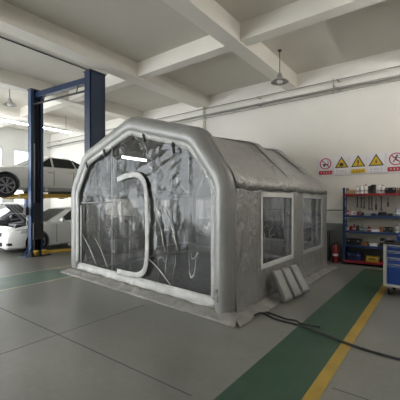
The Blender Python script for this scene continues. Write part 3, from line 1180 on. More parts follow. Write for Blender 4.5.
def make_car(label, paint, loc, rz, H=1.45, L=4.7, Wc=0.91, wb=2.75, rw=0.325, belt=0.95, clear=0.2, hood_open=False, suv=False, cowl_gap=0.62):
    car = thing('car', label, 'car', loc, rz)
    xf = L / 2
    fa = xf - 0.90            # front axle
    ra = fa - wb              # rear axle
    cowl = fa - cowl_gap
    hz = belt - 0.06
    st = [(xf - 0.00, Wc * 0.60, clear + 0.06, hz - 0.32, hz - 0.24), (xf - 0.06, Wc * 0.78, clear + 0.02, hz - 0.26, hz - 0.16),
          (xf - 0.22, Wc * 0.92, clear, hz - 0.17, hz - 0.07), (xf - 0.5, Wc * 0.98, clear, hz - 0.10, hz - 0.01), (fa - 0.0, Wc, clear, hz - 0.05, hz + 0.05),
          (cowl + 0.2, Wc, clear, belt - 0.06, belt + 0.03), (cowl - 0.2, Wc, clear, belt - 0.02, belt + 0.03), (0, Wc, clear, belt, belt + 0.03), (ra + 0.5, Wc, clear, belt + 0.03, belt + 0.06),
          (ra, Wc, clear, belt + 0.05, belt + 0.1), (ra - 0.4, Wc * 0.97, clear + 0.02, belt + 0.06, belt + 0.13), (-xf + 0.18, Wc * 0.90, clear + 0.06, belt + 0.04, belt + 0.11),
          (-xf, Wc * 0.78, clear + 0.14, belt - 0.05, belt + 0.02)]
    b = loft_body(st).build('body', paint, car, True)
    cut = []
    for ax in (fa, ra):
        for s in (-1, 1):
            c = MB().cyl((ax, s * (Wc - 0.30), rw + 0.01), (ax, s * (Wc + 0.15), rw + 0.01), rw + 0.055, seg=40).build('cutter', M['black'])
            cut.append(c)
            c.parent = car
    if hood_open:
        c = MB().box(((cowl + 0.12 + xf - 0.28) / 2, 0, hz + 0.1), (xf - 0.28 - cowl - 0.12, 2 * Wc * 0.78, 0.70)).build('cutter', M['black'])
        c.parent = car
        cut.append(c)
    apply_bool(b, cut)
    for p in b.data.polygons:
        p.use_smooth = True
    # wheel arch liners
    for ax in (fa, ra):
        for s in (-1, 1):
            MB().cyl((ax, s * (Wc - 0.292), rw + 0.01), (ax, s * (Wc - 0.285), rw + 0.01), rw + 0.05, seg=32).build('arch_liner', M['black'], car)
            wheel(car, ax, s * (Wc - 0.125), rw, s)
    # cabin (greenhouse)
    ry = 0.17 if suv else 0.2
    z0 = belt + 0.02
    wx0, wx1 = cowl + 0.0, cowl - 0.78      # screen base and top
    rx1 = ra + (0.35 if suv else 0.55)      # roof rear end
    rx0 = -xf + (0.28 if suv else 0.62)     # rear glass base

    def yb(z):
        return Wc * 0.93 - (z - z0) * 0.42
    lower = [(wx0, yb(z0) * 0.78), (wx0 - 0.18, yb(z0) * 0.96), (wx0 - 0.5, yb(z0)), (0, yb(z0)), (ra + 0.3, yb(z0)), (rx0 + 0.3, yb(z0) * 0.95), (rx0, yb(z0) * 0.82)]
    ztop = [H - 0.05, H - 0.03, H - 0.01, H, H - 0.005, H - 0.035, H - 0.08 if suv else H - 0.07]
    upx = [wx1 + 0.02, wx1 - 0.12, wx1 - 0.35, (wx1 + rx1) / 2, rx1 + 0.3, rx1 + 0.08, rx1 - 0.05]
    cb = MB()
    rings = []
    for (lx, ly), ux, zt in zip(lower, upx, ztop):
        uy = yb(zt - 0.05) * (0.90 if ux in (upx[0], upx[-1]) else 1)
        half = [(lx, 0, z0 - 0.06), (lx, ly, z0 - 0.06), (lx, ly, z0), (ux * 1.0, uy, zt - 0.05), (ux, uy * 0.86, zt - 0.01), (ux, uy * 0.5, zt + 0.01), (ux, 0, zt + 0.014)]
        full = half + [(a, -y_, z_) for a, y_, z_ in half[-2:0:-1]]
        rings.append([cb.bm.verts.new(p) for p in full])
    ns = len(rings[0])
    for A, B in zip(rings, rings[1:]):
        for k in range(ns):
            cb.bm.faces.new((A[k], A[(k + 1) % ns], B[(k + 1) % ns], B[k]))
    cb.bm.faces.new(rings[0])
    cb.bm.faces.new(rings[-1])
    cab = cb.build('cabin_shell', paint, car, 'auto')
    # side glass: outline in (x, z), laid on the sloping side
    zt = H - 0.085
    pA = wx0 - 0.34
    pB = -0.05 if not suv else -0.1
    outline_f = [(pA - 0.02, z0 + 0.035), (pB + 0.04, z0 + 0.045), (pB + 0.04, zt), (wx1 - 0.10, zt - 0.01)]
    outline_r = [(pB - 0.04, z0 + 0.045), (ra + 0.28, z0 + 0.055), (ra + 0.12, z0 + 0.10), (rx1 + 0.34, zt - 0.02), (pB - 0.04, zt)]
    outs = [outline_f, outline_r]
    if suv:
        outline_r[1] = (ra + 0.36, z0 + 0.055)
        outline_r[2] = (ra + 0.30, z0 + 0.1)
        outline_r[3] = (ra + 0.42, zt - 0.01)
        outs.append([(ra + 0.24, z0 + 0.075), (ra - 0.28, z0 + 0.12), (rx1 + 0.10, zt - 0.06), (ra + 0.34, zt - 0.02)])
    for s in (-1, 1):
        for ol in outs:
            q = []
            for x, z in ol:
                xn = min(1, max(0, (x - (-0.0)) / 99))
                q.append((x, s * (yb(z) + 0.004 - (0.012 if z > z0 + 0.2 else 0)), z))
            # small outward shift keeps the pane proud of the painted shell
            MB().prism([(a, y_ + s * 0.012, z_) for a, y_, z_ in q], (0, -s * 0.03, 0)).build('side_window', M['car_glass'], car)
    # windscreen and rear screen
    def screen(xa, xb, ya, yt, za, zb2, name, m, push):
        d = Vector((xa - xb, 0, za - zb2))
        nrm = Vector((-(za - zb2), 0, (xa - xb))) * (1 if push > 0 else -1)
        nrm.normalize()
        if nrm.z < 0:
            nrm = -nrm
        P = [(xa, -ya, za), (xa, ya, za), (xb, yt, zb2), (xb, -yt, zb2)]
        MB().prism([tuple(Vector(p) + nrm * 0.014) for p in P], tuple(-nrm * 0.02)).build(name, m, car)
    screen(wx0 - 0.03, wx1 + 0.06, yb(z0) * 0.76, yb(H) * 0.86, z0 + 0.02, H - 0.075, 'windscreen', M['wind_glass'], 1)
    screen(rx0 + 0.03, rx1 - 0.06, yb(z0) * 0.78, yb(H) * 0.84, z0 + 0.04, H - 0.115, 'rear_screen', M['car_glass'], -1)
    # screen side quarter (dark A-pillar area)
    # door shut lines and handles
    for s in (-1, 1):
        ln = MB()
        for x in (pA + 0.12, pB, ra + 0.42):
            ln.box((x, s * (Wc + 0.001), (clear + 0.08 + belt) / 2), (0.010, 0.010, belt - clear - 0.2))
        ln.box(((pA + ra + 0.5) / 2, s * (Wc - 0.0), clear + 0.075), (pA - ra - 0.45, 0.012, 0.012))
        ln.build('door_gap', M['black'], car)
        for x in (pB + 0.14, ra + 0.58):
            MB().box((x, s * (Wc + 0.008), belt - 0.14), (0.19, 0.022, 0.028), bevel=0.006).build('door_handle', M['chrome'] if suv else paint, car)
        MB().box(((pA + ra) / 2, s * (Wc - 0.035), clear + 0.02), (pA - ra - 0.65, 0.10, 0.09), bevel=0.012).build('side_sill', M['plastic_grey'] if suv else paint, car)
        # mirror
        mr = MB().lathe([(0.02, -0.10), (0.06, -0.08), (0.078, -0.02), (0.078, 0.05), (0.05, 0.09), (0.01, 0.10)], (0, 0, 0), 14, 'Y')
        for v in mr.bm.verts:
            v.co = Vector((v.co.x * 0.85 + pA - 0.02, v.co.y + s * (Wc + 0.09), v.co.z + z0 + 0.06))
        mr.box((pA - 0.02, s * (Wc - 0.03), z0 + 0.03), (0.05, 0.14, 0.03))
        mr.build('wing_mirror', paint, car, 'auto')
        # headlight
        hl = MB()
        pts = [(xf - 0.10, 0.60), (xf - 0.22, 0.78), (xf - 0.55, 0.885)]
        rows = []
        for i, (x, y_) in enumerate(pts):
            k = i / 2
            rows.append([(x + 0.02, s * (y_ * Wc / 0.91 + 0.012), hz - 0.33 + 0.10 * k), (x - 0.03, s * (y_ * Wc / 0.91 + 0.008), hz - 0.15 + 0.05 * k)])
        hl.grid(rows)
        hl.build('headlight', M['lens'], car, False, 0.02)
        MB().box((xf - 0.12, s * 0.66 * Wc / 0.91, clear + 0.18), (0.16, 0.24, 0.08), bevel=0.02).build('fog_light', M['black'], car)
        MB().box((-xf + 0.12, s * 0.70, belt - 0.10), (0.22, 0.26, 0.16), bevel=0.03).build('tail_light', M['red'], car)
    gr = MB().box((xf - 0.02, 0, hz - 0.28), (0.08, 0.84, 0.12), bevel=0.02)
    gr.box((xf - 0.0, 0, clear + 0.17), (0.08, 0.9, 0.12), bevel=0.02)
    grl = gr.build('grille', M['black'], car)
    tr = MB()
    for k in range(3):
        tr.box((xf + 0.022, 0, hz - 0.315 + 0.035 * k), (0.01, 0.82, 0.008))
    tr.build('grille_bar', M['chrome'], grl)
    if hood_open:
        # engine bay
        hx0, hx1, hw = cowl + 0.12, xf - 0.28, Wc * 0.78
        eb = MB()
        eb.box(((hx0 + hx1) / 2, 0, hz - 0.24), (hx1 - hx0 - 0.01, 2 * hw - 0.01, 0.01))
        for s in (-1, 1):
            eb.box(((hx0 + hx1) / 2, s * (hw - 0.012), hz - 0.12), (hx1 - hx0 - 0.01, 0.012, 0.22))
        eb.box((hx0 + 0.01, 0, hz - 0.1), (0.012, 2 * hw - 0.02, 0.26))
        eb.box((hx1 - 0.03, 0, hz - 0.14), (0.05, 2 * hw - 0.02, 0.16))
        bay = eb.build('engine_bay', M['black'], car)
        e = MB().box(((hx0 + hx1) / 2 - 0.05, -0.05, hz - 0.10), (0.55, 0.62, 0.18), bevel=0.03)
        e.build('engine_cover', M['dark_steel'], bay)
        MB().box((hx0 + 0.28, 0.5, hz - 0.11), (0.2, 0.26, 0.2), bevel=0.015).build('battery', M['plastic_grey'], bay)
        MB().lathe([(0.06, -0.12), (0.07, 0), (0.04, 0.03), (0.03, 0.05)], (hx1 - 0.25, 0.52, hz - 0.1), 14).build('fluid_tank', M['white_plastic'], bay, 'auto')
        MB().tube([(hx1 - 0.12, 0.35, hz - 0.08), (hx1 - 0.25, 0.2, hz - 0.02), (hx0 + 0.5, 0.36, hz), (hx0 + 0.25, 0.3, hz - 0.05)], 0.03, 8).build('hose', M['steel'], bay, True)
        # raised bonnet, hinged at the cowl
        ang = R(44)
        Lh = hx1 - hx0 + 0.1
        def hp(u, v, lift_=0.0):
            x = hx0 + Lh * u * math.cos(ang) - lift_ * math.sin(ang)
            z = hz + 0.06 + Lh * u * math.sin(ang) + lift_ * math.cos(ang)
            w_ = hw * (1.0 - 0.16 * u ** 3)
            return (x, v * w_, z)
        hd = MB().grid([[hp(u / 10, v / 6, -0.045 * (u / 10) ** 3 - 0.03 * abs(v / 6) ** 3) for v in range(-6, 7)] for u in range(11)])
        hood = hd.build('bonnet', paint, car, True, 0.02)
        ud = MB()
        ud.grid([[hp(u / 6 * 0.9 + 0.04, v / 4 * 0.88, -0.065) for v in range(-4, 5)] for u in range(7)])
        ud.build('bonnet_lining', M['black'], hood, True, 0.012)
        rb = MB()
        for v in (-0.55, 0, 0.55):
            rb.bar(hp(0.1, v, -0.08), hp(0.88, v * 0.7, -0.08), 0.04, 0.015)
        rb.bar(hp(0.5, -0.8, -0.08), hp(0.5, 0.8, -0.08), 0.04, 0.015)
        rb.build('bonnet_rib', M['plastic_grey'], hood)
        MB().cyl((hx1 - 0.35, hw - 0.03, hz - 0.02), hp(0.62, 0.9, -0.05), 0.009, seg=8).build('bonnet_stay', M['steel'], hood)
    return car


make_car('white saloon car with its bonnet propped open, parked behind the blue lift', M['car_white'], (-11.30, 6.62, 0), R(-90), H=1.45, L=4.75, Wc=0.91, wb=2.8, rw=0.33, belt=0.95, clear=0.14, hood_open=True, cowl_gap=0.40)
make_car('pearl white estate car raised in the air on the lift', M['car_pearl'], (-11.85, 5.86, 1.80), R(-90), H=1.50, L=4.7, Wc=0.93, wb=2.72, rw=0.365, belt=1.0, clear=0.25, suv=True)
make_car('dark car at the far left behind the saloon with the open bonnet', M['car_dark'], (-15.0, 6.2, 0), R(-90), H=1.45, L=4.5, Wc=0.9, wb=2.7, rw=0.32, belt=0.93)

# ------------------------------------------------------------------ safety signs on the back wall
def ring(mb, cx, cz, r, w, y0, y1, n=28):
    pts = []
    a = [Vector((cx + r * math.cos(k * 2 * PI / n), 0, cz + r * math.sin(k * 2 * PI / n))) for k in range(n)]
    b = [Vector((cx + (r - w) * math.cos(k * 2 * PI / n), 0, cz + (r - w) * math.sin(k * 2 * PI / n))) for k in range(n)]
    for k in range(n):
        q = [a[k], a[(k + 1) % n], b[(k + 1) % n], b[k]]
        mb.prism([(p.x, y0, p.z) for p in q], (0, y1 - y0, 0))


def glyph_row(mb, x0, x1, z, h, y, n, seed):
    r_ = random.Random(seed)
    w = (x1 - x0) / n
    for i in range(n):
        cx = x0 + (i + 0.5) * w
        mb.box((cx, y, z + h * 0.25), (w * 0.7, 0.002, h * 0.10))
        mb.box((cx, y, z - h * 0.2), (w * 0.6, 0.002, h * 0.10))
        mb.box((cx + r_.uniform(-.2, .2) * w, y, z), (w * 0.12, 0.002, h * 0.8))


def sign(x0, x1, kind, label):
    zc = 2.64
    w, h = x1 - x0 - 0.015, 0.53
    t = thing('safety_sign', label, 'sign', ((x0 + x1) / 2, YB - 0.02, zc), 0, 'row of safety signs on the back wall')
    MB().box((0, 0.008, 0), (w, 0.016, h), bevel=0.003).build('sign_board', M['white_sign'], t)
    y = -0.003
    if kind.startswith('ban'):
        mb = MB()
        r = 0.16
        ring(mb, 0, 0.08, r, 0.026, y - 0.002, y + 0.003)
        mb.bar((-r * 0.68, y, 0.08 + r * 0.68), (r * 0.68, y, 0.08 - r * 0.68), 0.004, 0.024)
        mb.build('ban_ring', M['red_sign'], t)
        ic = MB()
        if kind == 'ban_smoke':
            ic.box((0.0, y + 0.001, 0.06), (0.17, 0.003, 0.028))
            ic.tube([(0.07, y, 0.09), (0.085, y, 0.12), (0.06, y, 0.14), (0.075, y, 0.17)], 0.008, 6)
            ic.prism([(-0.06, y, 0.0), (-0.02, y, 0.0), (0.0, y, 0.05), (-0.05, y, 0.06)], (0, 0.003, 0))
        else:
            ic.lathe([(0.001, 0), (0.024, 0), (0.024, 0.003), (0.001, 0.003)], (0.02, y, 0.165), 12, 'Y')
            ic.bar((0.01, y, 0.14), (-0.02, y, 0.07), 0.003, 0.04)
            ic.bar((-0.02, y, 0.07), (0.05, y, 0.02), 0.003, 0.022)
            ic.bar((-0.02, y, 0.07), (-0.07, y, 0.0), 0.003, 0.022)
            ic.bar((0.0, y, 0.13), (0.08, y, 0.10), 0.003, 0.016)
            ic.bar((0.0, y, 0.13), (-0.08, y, 0.12), 0.003, 0.016)
        ic.build('pictogram', M['ink'], t)
        pl = MB().box((0, y, -0.175), (w * 0.86, 0.003, 0.11)).build('text_panel', M['red_sign'], t)
        g = MB()
        glyph_row(g, -w * 0.34, w * 0.34, -0.175, 0.06, y - 0.003, 4, 3)
        g.build('lettering', M['white_sign'], pl)
    else:
        o = MB()
        R0 = 0.20
        tri = lambda r, dz: [(0, y, 0.055 + dz + r), (-r * 0.9, y, 0.055 + dz - r * 0.58), (r * 0.9, y, 0.055 + dz - r * 0.58)]
        o.prism(tri(R0, 0), (0, 0.002, 0))
        o.build('warning_triangle', M['ink'], t)
        i2 = MB()
        i2.prism([(a, b - 0.003, c) for a, b, c in tri(R0 * 0.76, -0.004)], (0, 0.002, 0))
        i2.build('triangle_field', M['yellow_sign'], t)
        ic = MB()
        yy = y - 0.006
        if kind == 'warn_hand':
            ic.lathe([(0.001, 0), (0.045, 0), (0.045, 0.003), (0.001, 0.003)], (0, yy, 0.03), 12, 'Y')
            for k in range(7):
                a = k * 2 * PI / 7
                ic.bar((0, yy, 0.03), (0.075 * math.cos(a), yy, 0.03 + 0.06 * math.sin(a)), 0.003, 0.014)
        elif kind == 'warn_bolt':
            ic.prism([(0.02, yy, 0.12), (-0.03, yy, 0.04), (0.0, yy, 0.04), (-0.015, yy, -0.03), (0.035, yy, 0.055), (0.005, yy, 0.055)], (0, 0.003, 0))
        else:
            ic.bar((0, yy, 0.12), (0, yy, 0.025), 0.003, 0.035)
            ic.lathe([(0.001, 0), (0.018, 0), (0.018, 0.003), (0.001, 0.003)], (0, yy, -0.015), 12, 'Y')
        ic.build('pictogram', M['ink'], t)
        g = MB()
        if kind == 'warn_mark':
            pl = MB().box((0, y, -0.175), (w * 0.86, 0.003, 0.11)).build('text_panel', M['yellow_sign'], t)
            glyph_row(g, -w * 0.34, w * 0.34, -0.175, 0.055, y - 0.003, 4, 5)
            g.build('lettering', M['ink'], pl)
        else:
            glyph_row(g, -w * 0.36, w * 0.36, -0.15, 0.06, y, 4, 8)
            g.build('lettering', M['grey_ink'], t)
            g = MB()
            glyph_row(g, -w * 0.36, w * 0.36, -0.215, 0.03, y, 9, 9)
            g.build('lettering', M['grey_ink'], t)


sign(-2.84, -2.40, 'ban_smoke', 'leftmost wall sign, red crossed ring over a red text panel')
sign(-2.40, -1.98, 'warn_hand', 'second wall sign from the left, yellow triangle over pale grey lettering')
sign(-1.98, -1.56, 'warn_mark', 'middle wall sign, yellow triangle above a yellow text panel')
sign(-1.56, -1.12, 'warn_bolt', 'fourth wall sign, yellow triangle just left of the right red ring')
sign(-1.12, -0.66, 'ban_run', 'rightmost wall sign, red ring with a figure and red text panel')

# ------------------------------------------------------------------ shelving rack with stores
SX0, SX1, SY0, SY1 = -2.04, -0.25, 8.98, 9.40
rack = thing('shelving_rack', 'blue and red steel shelving rack full of tools and bottles against the back wall', 'shelf', ((SX0 + SX1) / 2, (SY0 + SY1) / 2, 0))
ox, oy = -(SX0 + SX1) / 2, -(SY0 + SY1) / 2
for x in (SX0, SX1):
    for y in (SY0, SY1):
        mb = MB()
        sx = 1 if x == SX0 else -1
        sy = 1 if y == SY0 else -1
        mb.box((x + ox, y + oy + sy * 0.025, 1.0), (0.006, 0.055, 2.0)).box((x + ox + sx * 0.025, y + oy, 1.0), (0.055, 0.006, 2.0))
        mb.box((x + ox + sx * 0.02, y + oy + sy * 0.02, 0.005), (0.08, 0.08, 0.01))
        mb.build('upright', M['blue_shelf'], rack)
for x in (SX0, SX1):
    mb = MB()
    for k in range(5):
        z0_, z1_ = 0.15 + 0.36 * k, 0.33 + 0.36 * k
        mb.bar((x + ox, SY0 + oy, z0_), (x + ox, SY1 + oy, z1_), 0.012, 0.03)
        mb.bar((x + ox, SY1 + oy, z1_), (x + ox, SY0 + oy, z0_ + 0.36), 0.012, 0.03)
    mb.build('side_brace', M['blue_shelf'], rack)
LV = [0.12, 0.52, 0.88, 1.285, 1.84]
for i, z in enumerate(LV):
    m = M['red'] if i in (0, 4) else M['blue_shelf']
    mb = MB().box((0, 0, z - 0.008), (SX1 - SX0, SY1 - SY0, 0.014))
    for y in (SY0, SY1):
        mb.box((0, y + oy, z - 0.03), (SX1 - SX0, 0.03, 0.055), bevel=0.005)
    o = mb.build('shelf_board', m, rack)
    o['label'] = 'red shelf board' if i in (0, 4) else 'blue shelf board'


MB().box((0, SY1 + oy - 0.03, 1.17), (SX1 - SX0 - 0.02, 0.006, 1.32)).build('back_panel', M['panel'], rack)['label'] = 'cream back panel'


def sxp(px, y=9.08):
    a = (px - 200) / 320
    return y * (0.8 * a - 0.6) / (0.6 * a + 0.8)


def bottle(x, y, z, r, h, m, capm, label, name='bottle', cat='bottle', group=None):
    t = thing(name, label, cat, (x, y, z), 0, group)
    MB().lathe([(r * 0.92, 0), (r, 0.01), (r, h * 0.62), (r * 0.8, h * 0.74), (r * 0.38, h * 0.82), (r * 0.38, h * 0.9)], seg=16).build('bottle_body', m, t, 'auto')
    MB().cyl((0, 0, h * 0.88), (0, 0, h), r * 0.45, seg=12).build('cap', capm, t, 'auto')
    MB().cyl((0, 0, h * 0.24), (0, 0, h * 0.40), r * 1.015, seg=16, caps=False).build('paper_band', M['white_sign'] if m is not M['white_plastic'] else M['plastic_grey'], t, True)


def can(x, y, z, r, h, m, label, name='tin', group=None):
    t = thing(name, label, 'tin', (x, y, z), 0, group)
    MB().lathe([(r * 0.98, 0), (r, 0.006), (r * 0.97, 0.012), (r * 0.97, h - 0.012), (r, h - 0.006), (r * 0.96, h)], seg=18).build('tin_body', m, t, 'auto')
    MB().cyl((0, 0, h - 0.004), (0, 0, h + 0.006), r * 0.8, seg=16).build('lid', M['steel'], t)


def carton(x, y, z, s, m, label, name='carton', rz=0.0, group=None):
    t = thing(name, label, 'box', (x, y, z), rz, group)
    MB().box((0, 0, s[2] / 2), s, bevel=0.004).build('carton_body', m, t)
    MB().box((0, 0, s[2] + 0.001), (s[0] * 0.98, 0.035, 0.003)).build('tape', M['plastic_grey'], t)


def case(x, y, z, s, m, label, name='tool_case', rz=0.0):
    t = thing(name, label, 'case', (x, y, z), rz)
    MB().box((0, 0, s[2] * 0.36), (s[0], s[1], s[2] * 0.70), bevel=0.012).build('case_base', m, t)
    MB().box((0, 0, s[2] * 0.85), (s[0], s[1], s[2] * 0.27), bevel=0.012).build('case_lid', m, t)
    h = MB().tube([(-s[0] * 0.2, -s[1] / 2, s[2] * 0.66), (-s[0] * 0.2, -s[1] / 2 - 0.03, s[2] * 0.66), (s[0] * 0.2, -s[1] / 2 - 0.03, s[2] * 0.66), (s[0] * 0.2, -s[1] / 2, s[2] * 0.66)], 0.008, 6)
    h.build('carry_handle', M['black'], t)
    for q in (-1, 1):
        MB().box((q * s[0] * 0.33, -s[1] / 2 - 0.004, s[2] * 0.7), (0.03, 0.01, 0.035)).build('latch', M['steel'], t)


z = LV[4]
YI = 9.12
carton(sxp(351, YI), YI, z, (0.17, 0.2, 0.10), M['tan'], 'low tan cardboard box at the left end of the red top shelf')
bottle(sxp(357.3, YI), YI, z, 0.04, 0.20, M['white_plastic'], M['plastic_grey'], 'slim white bottle beside the tan box on the top shelf')
bottle(sxp(361.2, YI), YI, z, 0.05, 0.23, M['white_plastic'], M['white_plastic'], 'fat white canister between slim white bottle and second white canister, top shelf', 'canister')
bottle(sxp(365.9, YI + .02), YI + 0.02, z, 0.045, 0.235, M['white_plastic'], M['red_sign'], 'white canister with red cap just left of the black tins, top shelf', 'canister')
can(sxp(369.6, YI), YI, z, 0.035, 0.19, M['dark_steel'], 'narrow dark tin right of the white canisters on the top shelf')
can(sxp(373.5, YI), YI, z, 0.06, 0.22, M['black'], 'wide black tin in the middle of the red top shelf')
bottle(sxp(378.8, YI), YI, z, 0.045, 0.22, M['white_plastic'], M['white_plastic'], 'white tub directly right of the wide black tin, top shelf', 'tub', 'tub')
bottle(sxp(383, YI), YI, z, 0.05, 0.21, M['white_plastic'], M['plastic_grey'], 'white tub with grey cap left of the flat black case, top shelf', 'tub', 'tub')
case(sxp(391, YI), YI, z, (0.22, 0.22, 0.14), M['black'], 'flat black tool case near the right end of the red top shelf')
case(sxp(402.5, YI), YI, z, (0.22, 0.22, 0.13), M['brown'], 'brown case at the right edge of the picture on the top shelf')

# tools hanging under the top shelf
tools = [(357.4, 0.26, 'spanner'), (361.3, 0.27, 'spanner'), (364.2, 0.29, 'spanner'), (369, 0.33, 'spanner'), (371.8, 0.33, 'spanner'), (376, 0.36, 'screwdriver'),
         (381.3, 0.34, 'spanner'), (388, 0.28, 'screwdriver')]
ordn = ['leftmost', 'second', 'third', 'fourth', 'fifth', 'sixth', 'seventh', 'rightmost']
for i, (px, L_, kind) in enumerate(tools):
    yy = 9.02
    t = thing(kind, '%s %s from the left hanging in the row under the red top shelf' % (ordn[i], kind) if 0 < i < 7 else '%s %s hanging in the row under the red top shelf' % (ordn[i], kind),
              kind, (sxp(px, yy), yy, 1.785), 0, 'hand tools hanging under the top shelf')
    MB().tube([(0, 0.02, 0.0), (0, -0.01, -0.01), (0, -0.012, -0.04), (0, 0.005, -0.045)], 0.004, 6).build('hook', M['steel'], t)
    if kind == 'spanner':
        MB().box((0, 0, -0.03 - L_ / 2), (0.022, 0.012, L_ - 0.05), bevel=0.003).lathe([(0.001, -0.008), (0.024, -0.008), (0.024, 0.008), (0.001, 0.008)], (0, 0, -0.05), 14, 'Y').build('shank', M['dark_steel'], t)
        h = MB()
        for q in (-1, 1):
            h.bar((0, 0, -L_ + 0.02), (q * 0.022, 0, -L_ - 0.015), 0.014, 0.016)
            h.bar((q * 0.022, 0, -L_ - 0.012), (q * 0.014, 0, -L_ - 0.045), 0.014, 0.012)
        h.build('jaw', M['dark_steel'], t)
    else:
        MB().cyl((0, 0, -0.03), (0, 0, -L_ * 0.6), 0.008, seg=8).build('shank', M['dark_steel'], t)
        MB().lathe([(0.010, -L_), (0.02, -L_ + 0.02), (0.018, -L_ * 0.75), (0.02, -L_ * 0.62), (0.010, -L_ * 0.58)], (0, 0, 0), 12).build('handle', M['black'], t, 'auto')

# second shelf
z = LV[3]
specs = [
    ('bottle', 348.0, 0.030, 0.16, 'red', 'white_plastic', 'small red bottle at the left end of the upper blue shelf'),
    ('can', 351.5, 0.032, 0.10, 'white_plastic', None, 'short white tin next to the small red bottle, upper blue shelf'),
    ('bottle', 354.8, 0.028, 0.15, 'white_plastic', 'red', 'white bottle with red cap on the upper blue shelf'),
    ('can', 358.2, 0.034, 0.085, 'red', None, 'short red tin on the upper blue shelf'),
    ('can', 362.5, 0.04, 0.07, 'dark_steel', None, 'low dark tin under the hanging spanners, upper blue shelf'),
    ('carton', 367.8, 0.15, 0.06, 'plastic_grey', None, 'flat grey box in the middle of the upper blue shelf'),
    ('carton', 374.0, 0.11, 0.055, 'navy', None, 'flat navy box right of the flat grey box, upper blue shelf'),
    ('carton', 390.5, 0.10, 0.06, 'black', None, 'flat black box left of the tall steel flask, upper blue shelf'),
    ('bottle', 396.8, 0.045, 0.20, 'steel', 'steel', 'tall steel flask at the right of the upper blue shelf'),
]


def place(spec, z, y=9.10, dd=0.16):
    k, px, a, h, m, cm, lab = spec
    x = sxp(px, y)
    if k == 'bottle':
        bottle(x, y, z, a, h, M[m], M[cm], lab)
    elif k == 'can':
        can(x, y, z, a, h, M[m], lab)
    elif k == 'carton':
        carton(x, y, z, (a, dd, h), M[m], lab)
    else:
        case(x, y, z, (a, dd + .04, h), M[m], lab)


for s_ in specs:
    place(s_, z)
for s_ in [('can', 370.9, 0.03, 0.10, 'white_plastic', None, 'small pale tin between the grey and navy flat boxes, upper blue shelf'),
           ('bottle', 359.95, 0.022, 0.12, 'black', 'red', 'slim black bottle with red cap under the hanging spanners, upper blue shelf'),
           ('can', 402.6, 0.04, 0.12, 'red', None, 'red tin right of the tall steel flask, upper blue shelf')]:
    place(s_, z, y=9.28 if s_[1] < 375 else 9.1, dd=0.1)
# coil of hose
t = thing('air_gauge', 'round black coiled air hose lying on the upper blue shelf', 'hose', (sxp(382.5, 9.12), 9.12, z))
mb = MB()
for k in range(3):
    mb.tube([((0.10 - 0.012 * k) * math.cos(a), (0.09) * math.sin(a), 0.016 + 0.028 * k) for a in [j * 2 * PI / 24 for j in range(24)]], 0.015, 8, closed=True)
mb.build('hose_coil', M['rubber'], t, True)
t.name = 'air_hose'
MB().cyl((0, 0, 0.0), (0, 0, 0.12), 0.035, seg=14).build('fitting', M['steel'], t, 'auto')

z = LV[2]
specs = [
    ('bottle', 347.6, 0.03, 0.13, 'plastic_grey', 'black', 'grey bottle at the left end of the middle blue shelf'),
    ('can', 351.0, 0.036, 0.12, 'red', None, 'red tin at the left of the middle blue shelf'),
    ('bottle', 354.2, 0.034, 0.17, 'red', 'black', 'red bottle with black cap, middle blue shelf'),
    ('can', 357.8, 0.04, 0.14, 'dark_steel', None, 'dark tin beside the red bottle, middle blue shelf'),
    ('bottle', 361.5, 0.033, 0.14, 'green_can', 'black', 'green bottle on the middle blue shelf'),
    ('can', 365.3, 0.04, 0.11, 'plastic_grey', None, 'grey tin right of the green bottle, middle blue shelf'),
    ('bottle', 369.2, 0.036, 0.15, 'red', 'white_plastic', 'red bottle with white cap, middle blue shelf'),
    ('carton', 375.8, 0.17, 0.06, 'white_plastic', None, 'flat white box on the middle blue shelf'),
    ('can', 380.8, 0.035, 0.12, 'orange', None, 'orange tin beside the black tool case, middle blue shelf'),
    ('case', 388.0, 0.20, 0.13, 'black', None, 'black tool case on the middle blue shelf, left of the white bottle'),
    ('bottle', 397.0, 0.036, 0.19, 'white_plastic', 'black', 'white bottle with black cap at the right of the middle blue shelf'),
]
for s_ in specs:
    place(s_, z)
z = LV[1]
specs = [
    ('case', 354.5, 0.34, 0.15, 'black', None, 'long black case at the left of the lower blue shelf'),
    ('carton', 365.0, 0.13, 0.08, 'brown', None, 'brown box right of the long black case, lower blue shelf'),
    ('can', 381.5, 0.04, 0.09, 'dark_steel', None, 'dark tin between white box and black case, lower blue shelf'),
    ('carton', 374.0, 0.16, 0.07, 'white_plastic', None, 'white box on the lower blue shelf above the yellow case'),
    ('case', 390.0, 0.24, 0.12, 'black', None, 'black case on the lower blue shelf near the drawer trolley'),
]
for s_ in specs:
    place(s_, z, dd=0.22)
z = LV[0]
specs = [
    ('case', 355.0, 0.32, 0.20, 'navy', None, 'navy blue plastic case at the left of the red bottom shelf'),
    ('case', 373.0, 0.28, 0.13, 'yellow', None, 'yellow tool case on the red bottom shelf'),
    ('carton', 392.0, 0.2, 0.16, 'black', None, 'black box on the red bottom shelf behind the drawer trolley'),
]
for s_ in specs:
    place(s_, z, dd=0.24)
carton(sxp(364.9, 9.2), 9.22, z, (0.08, 0.18, 0.17), M['dark_steel'], 'dark box between the navy case and yellow case, bottom shelf')

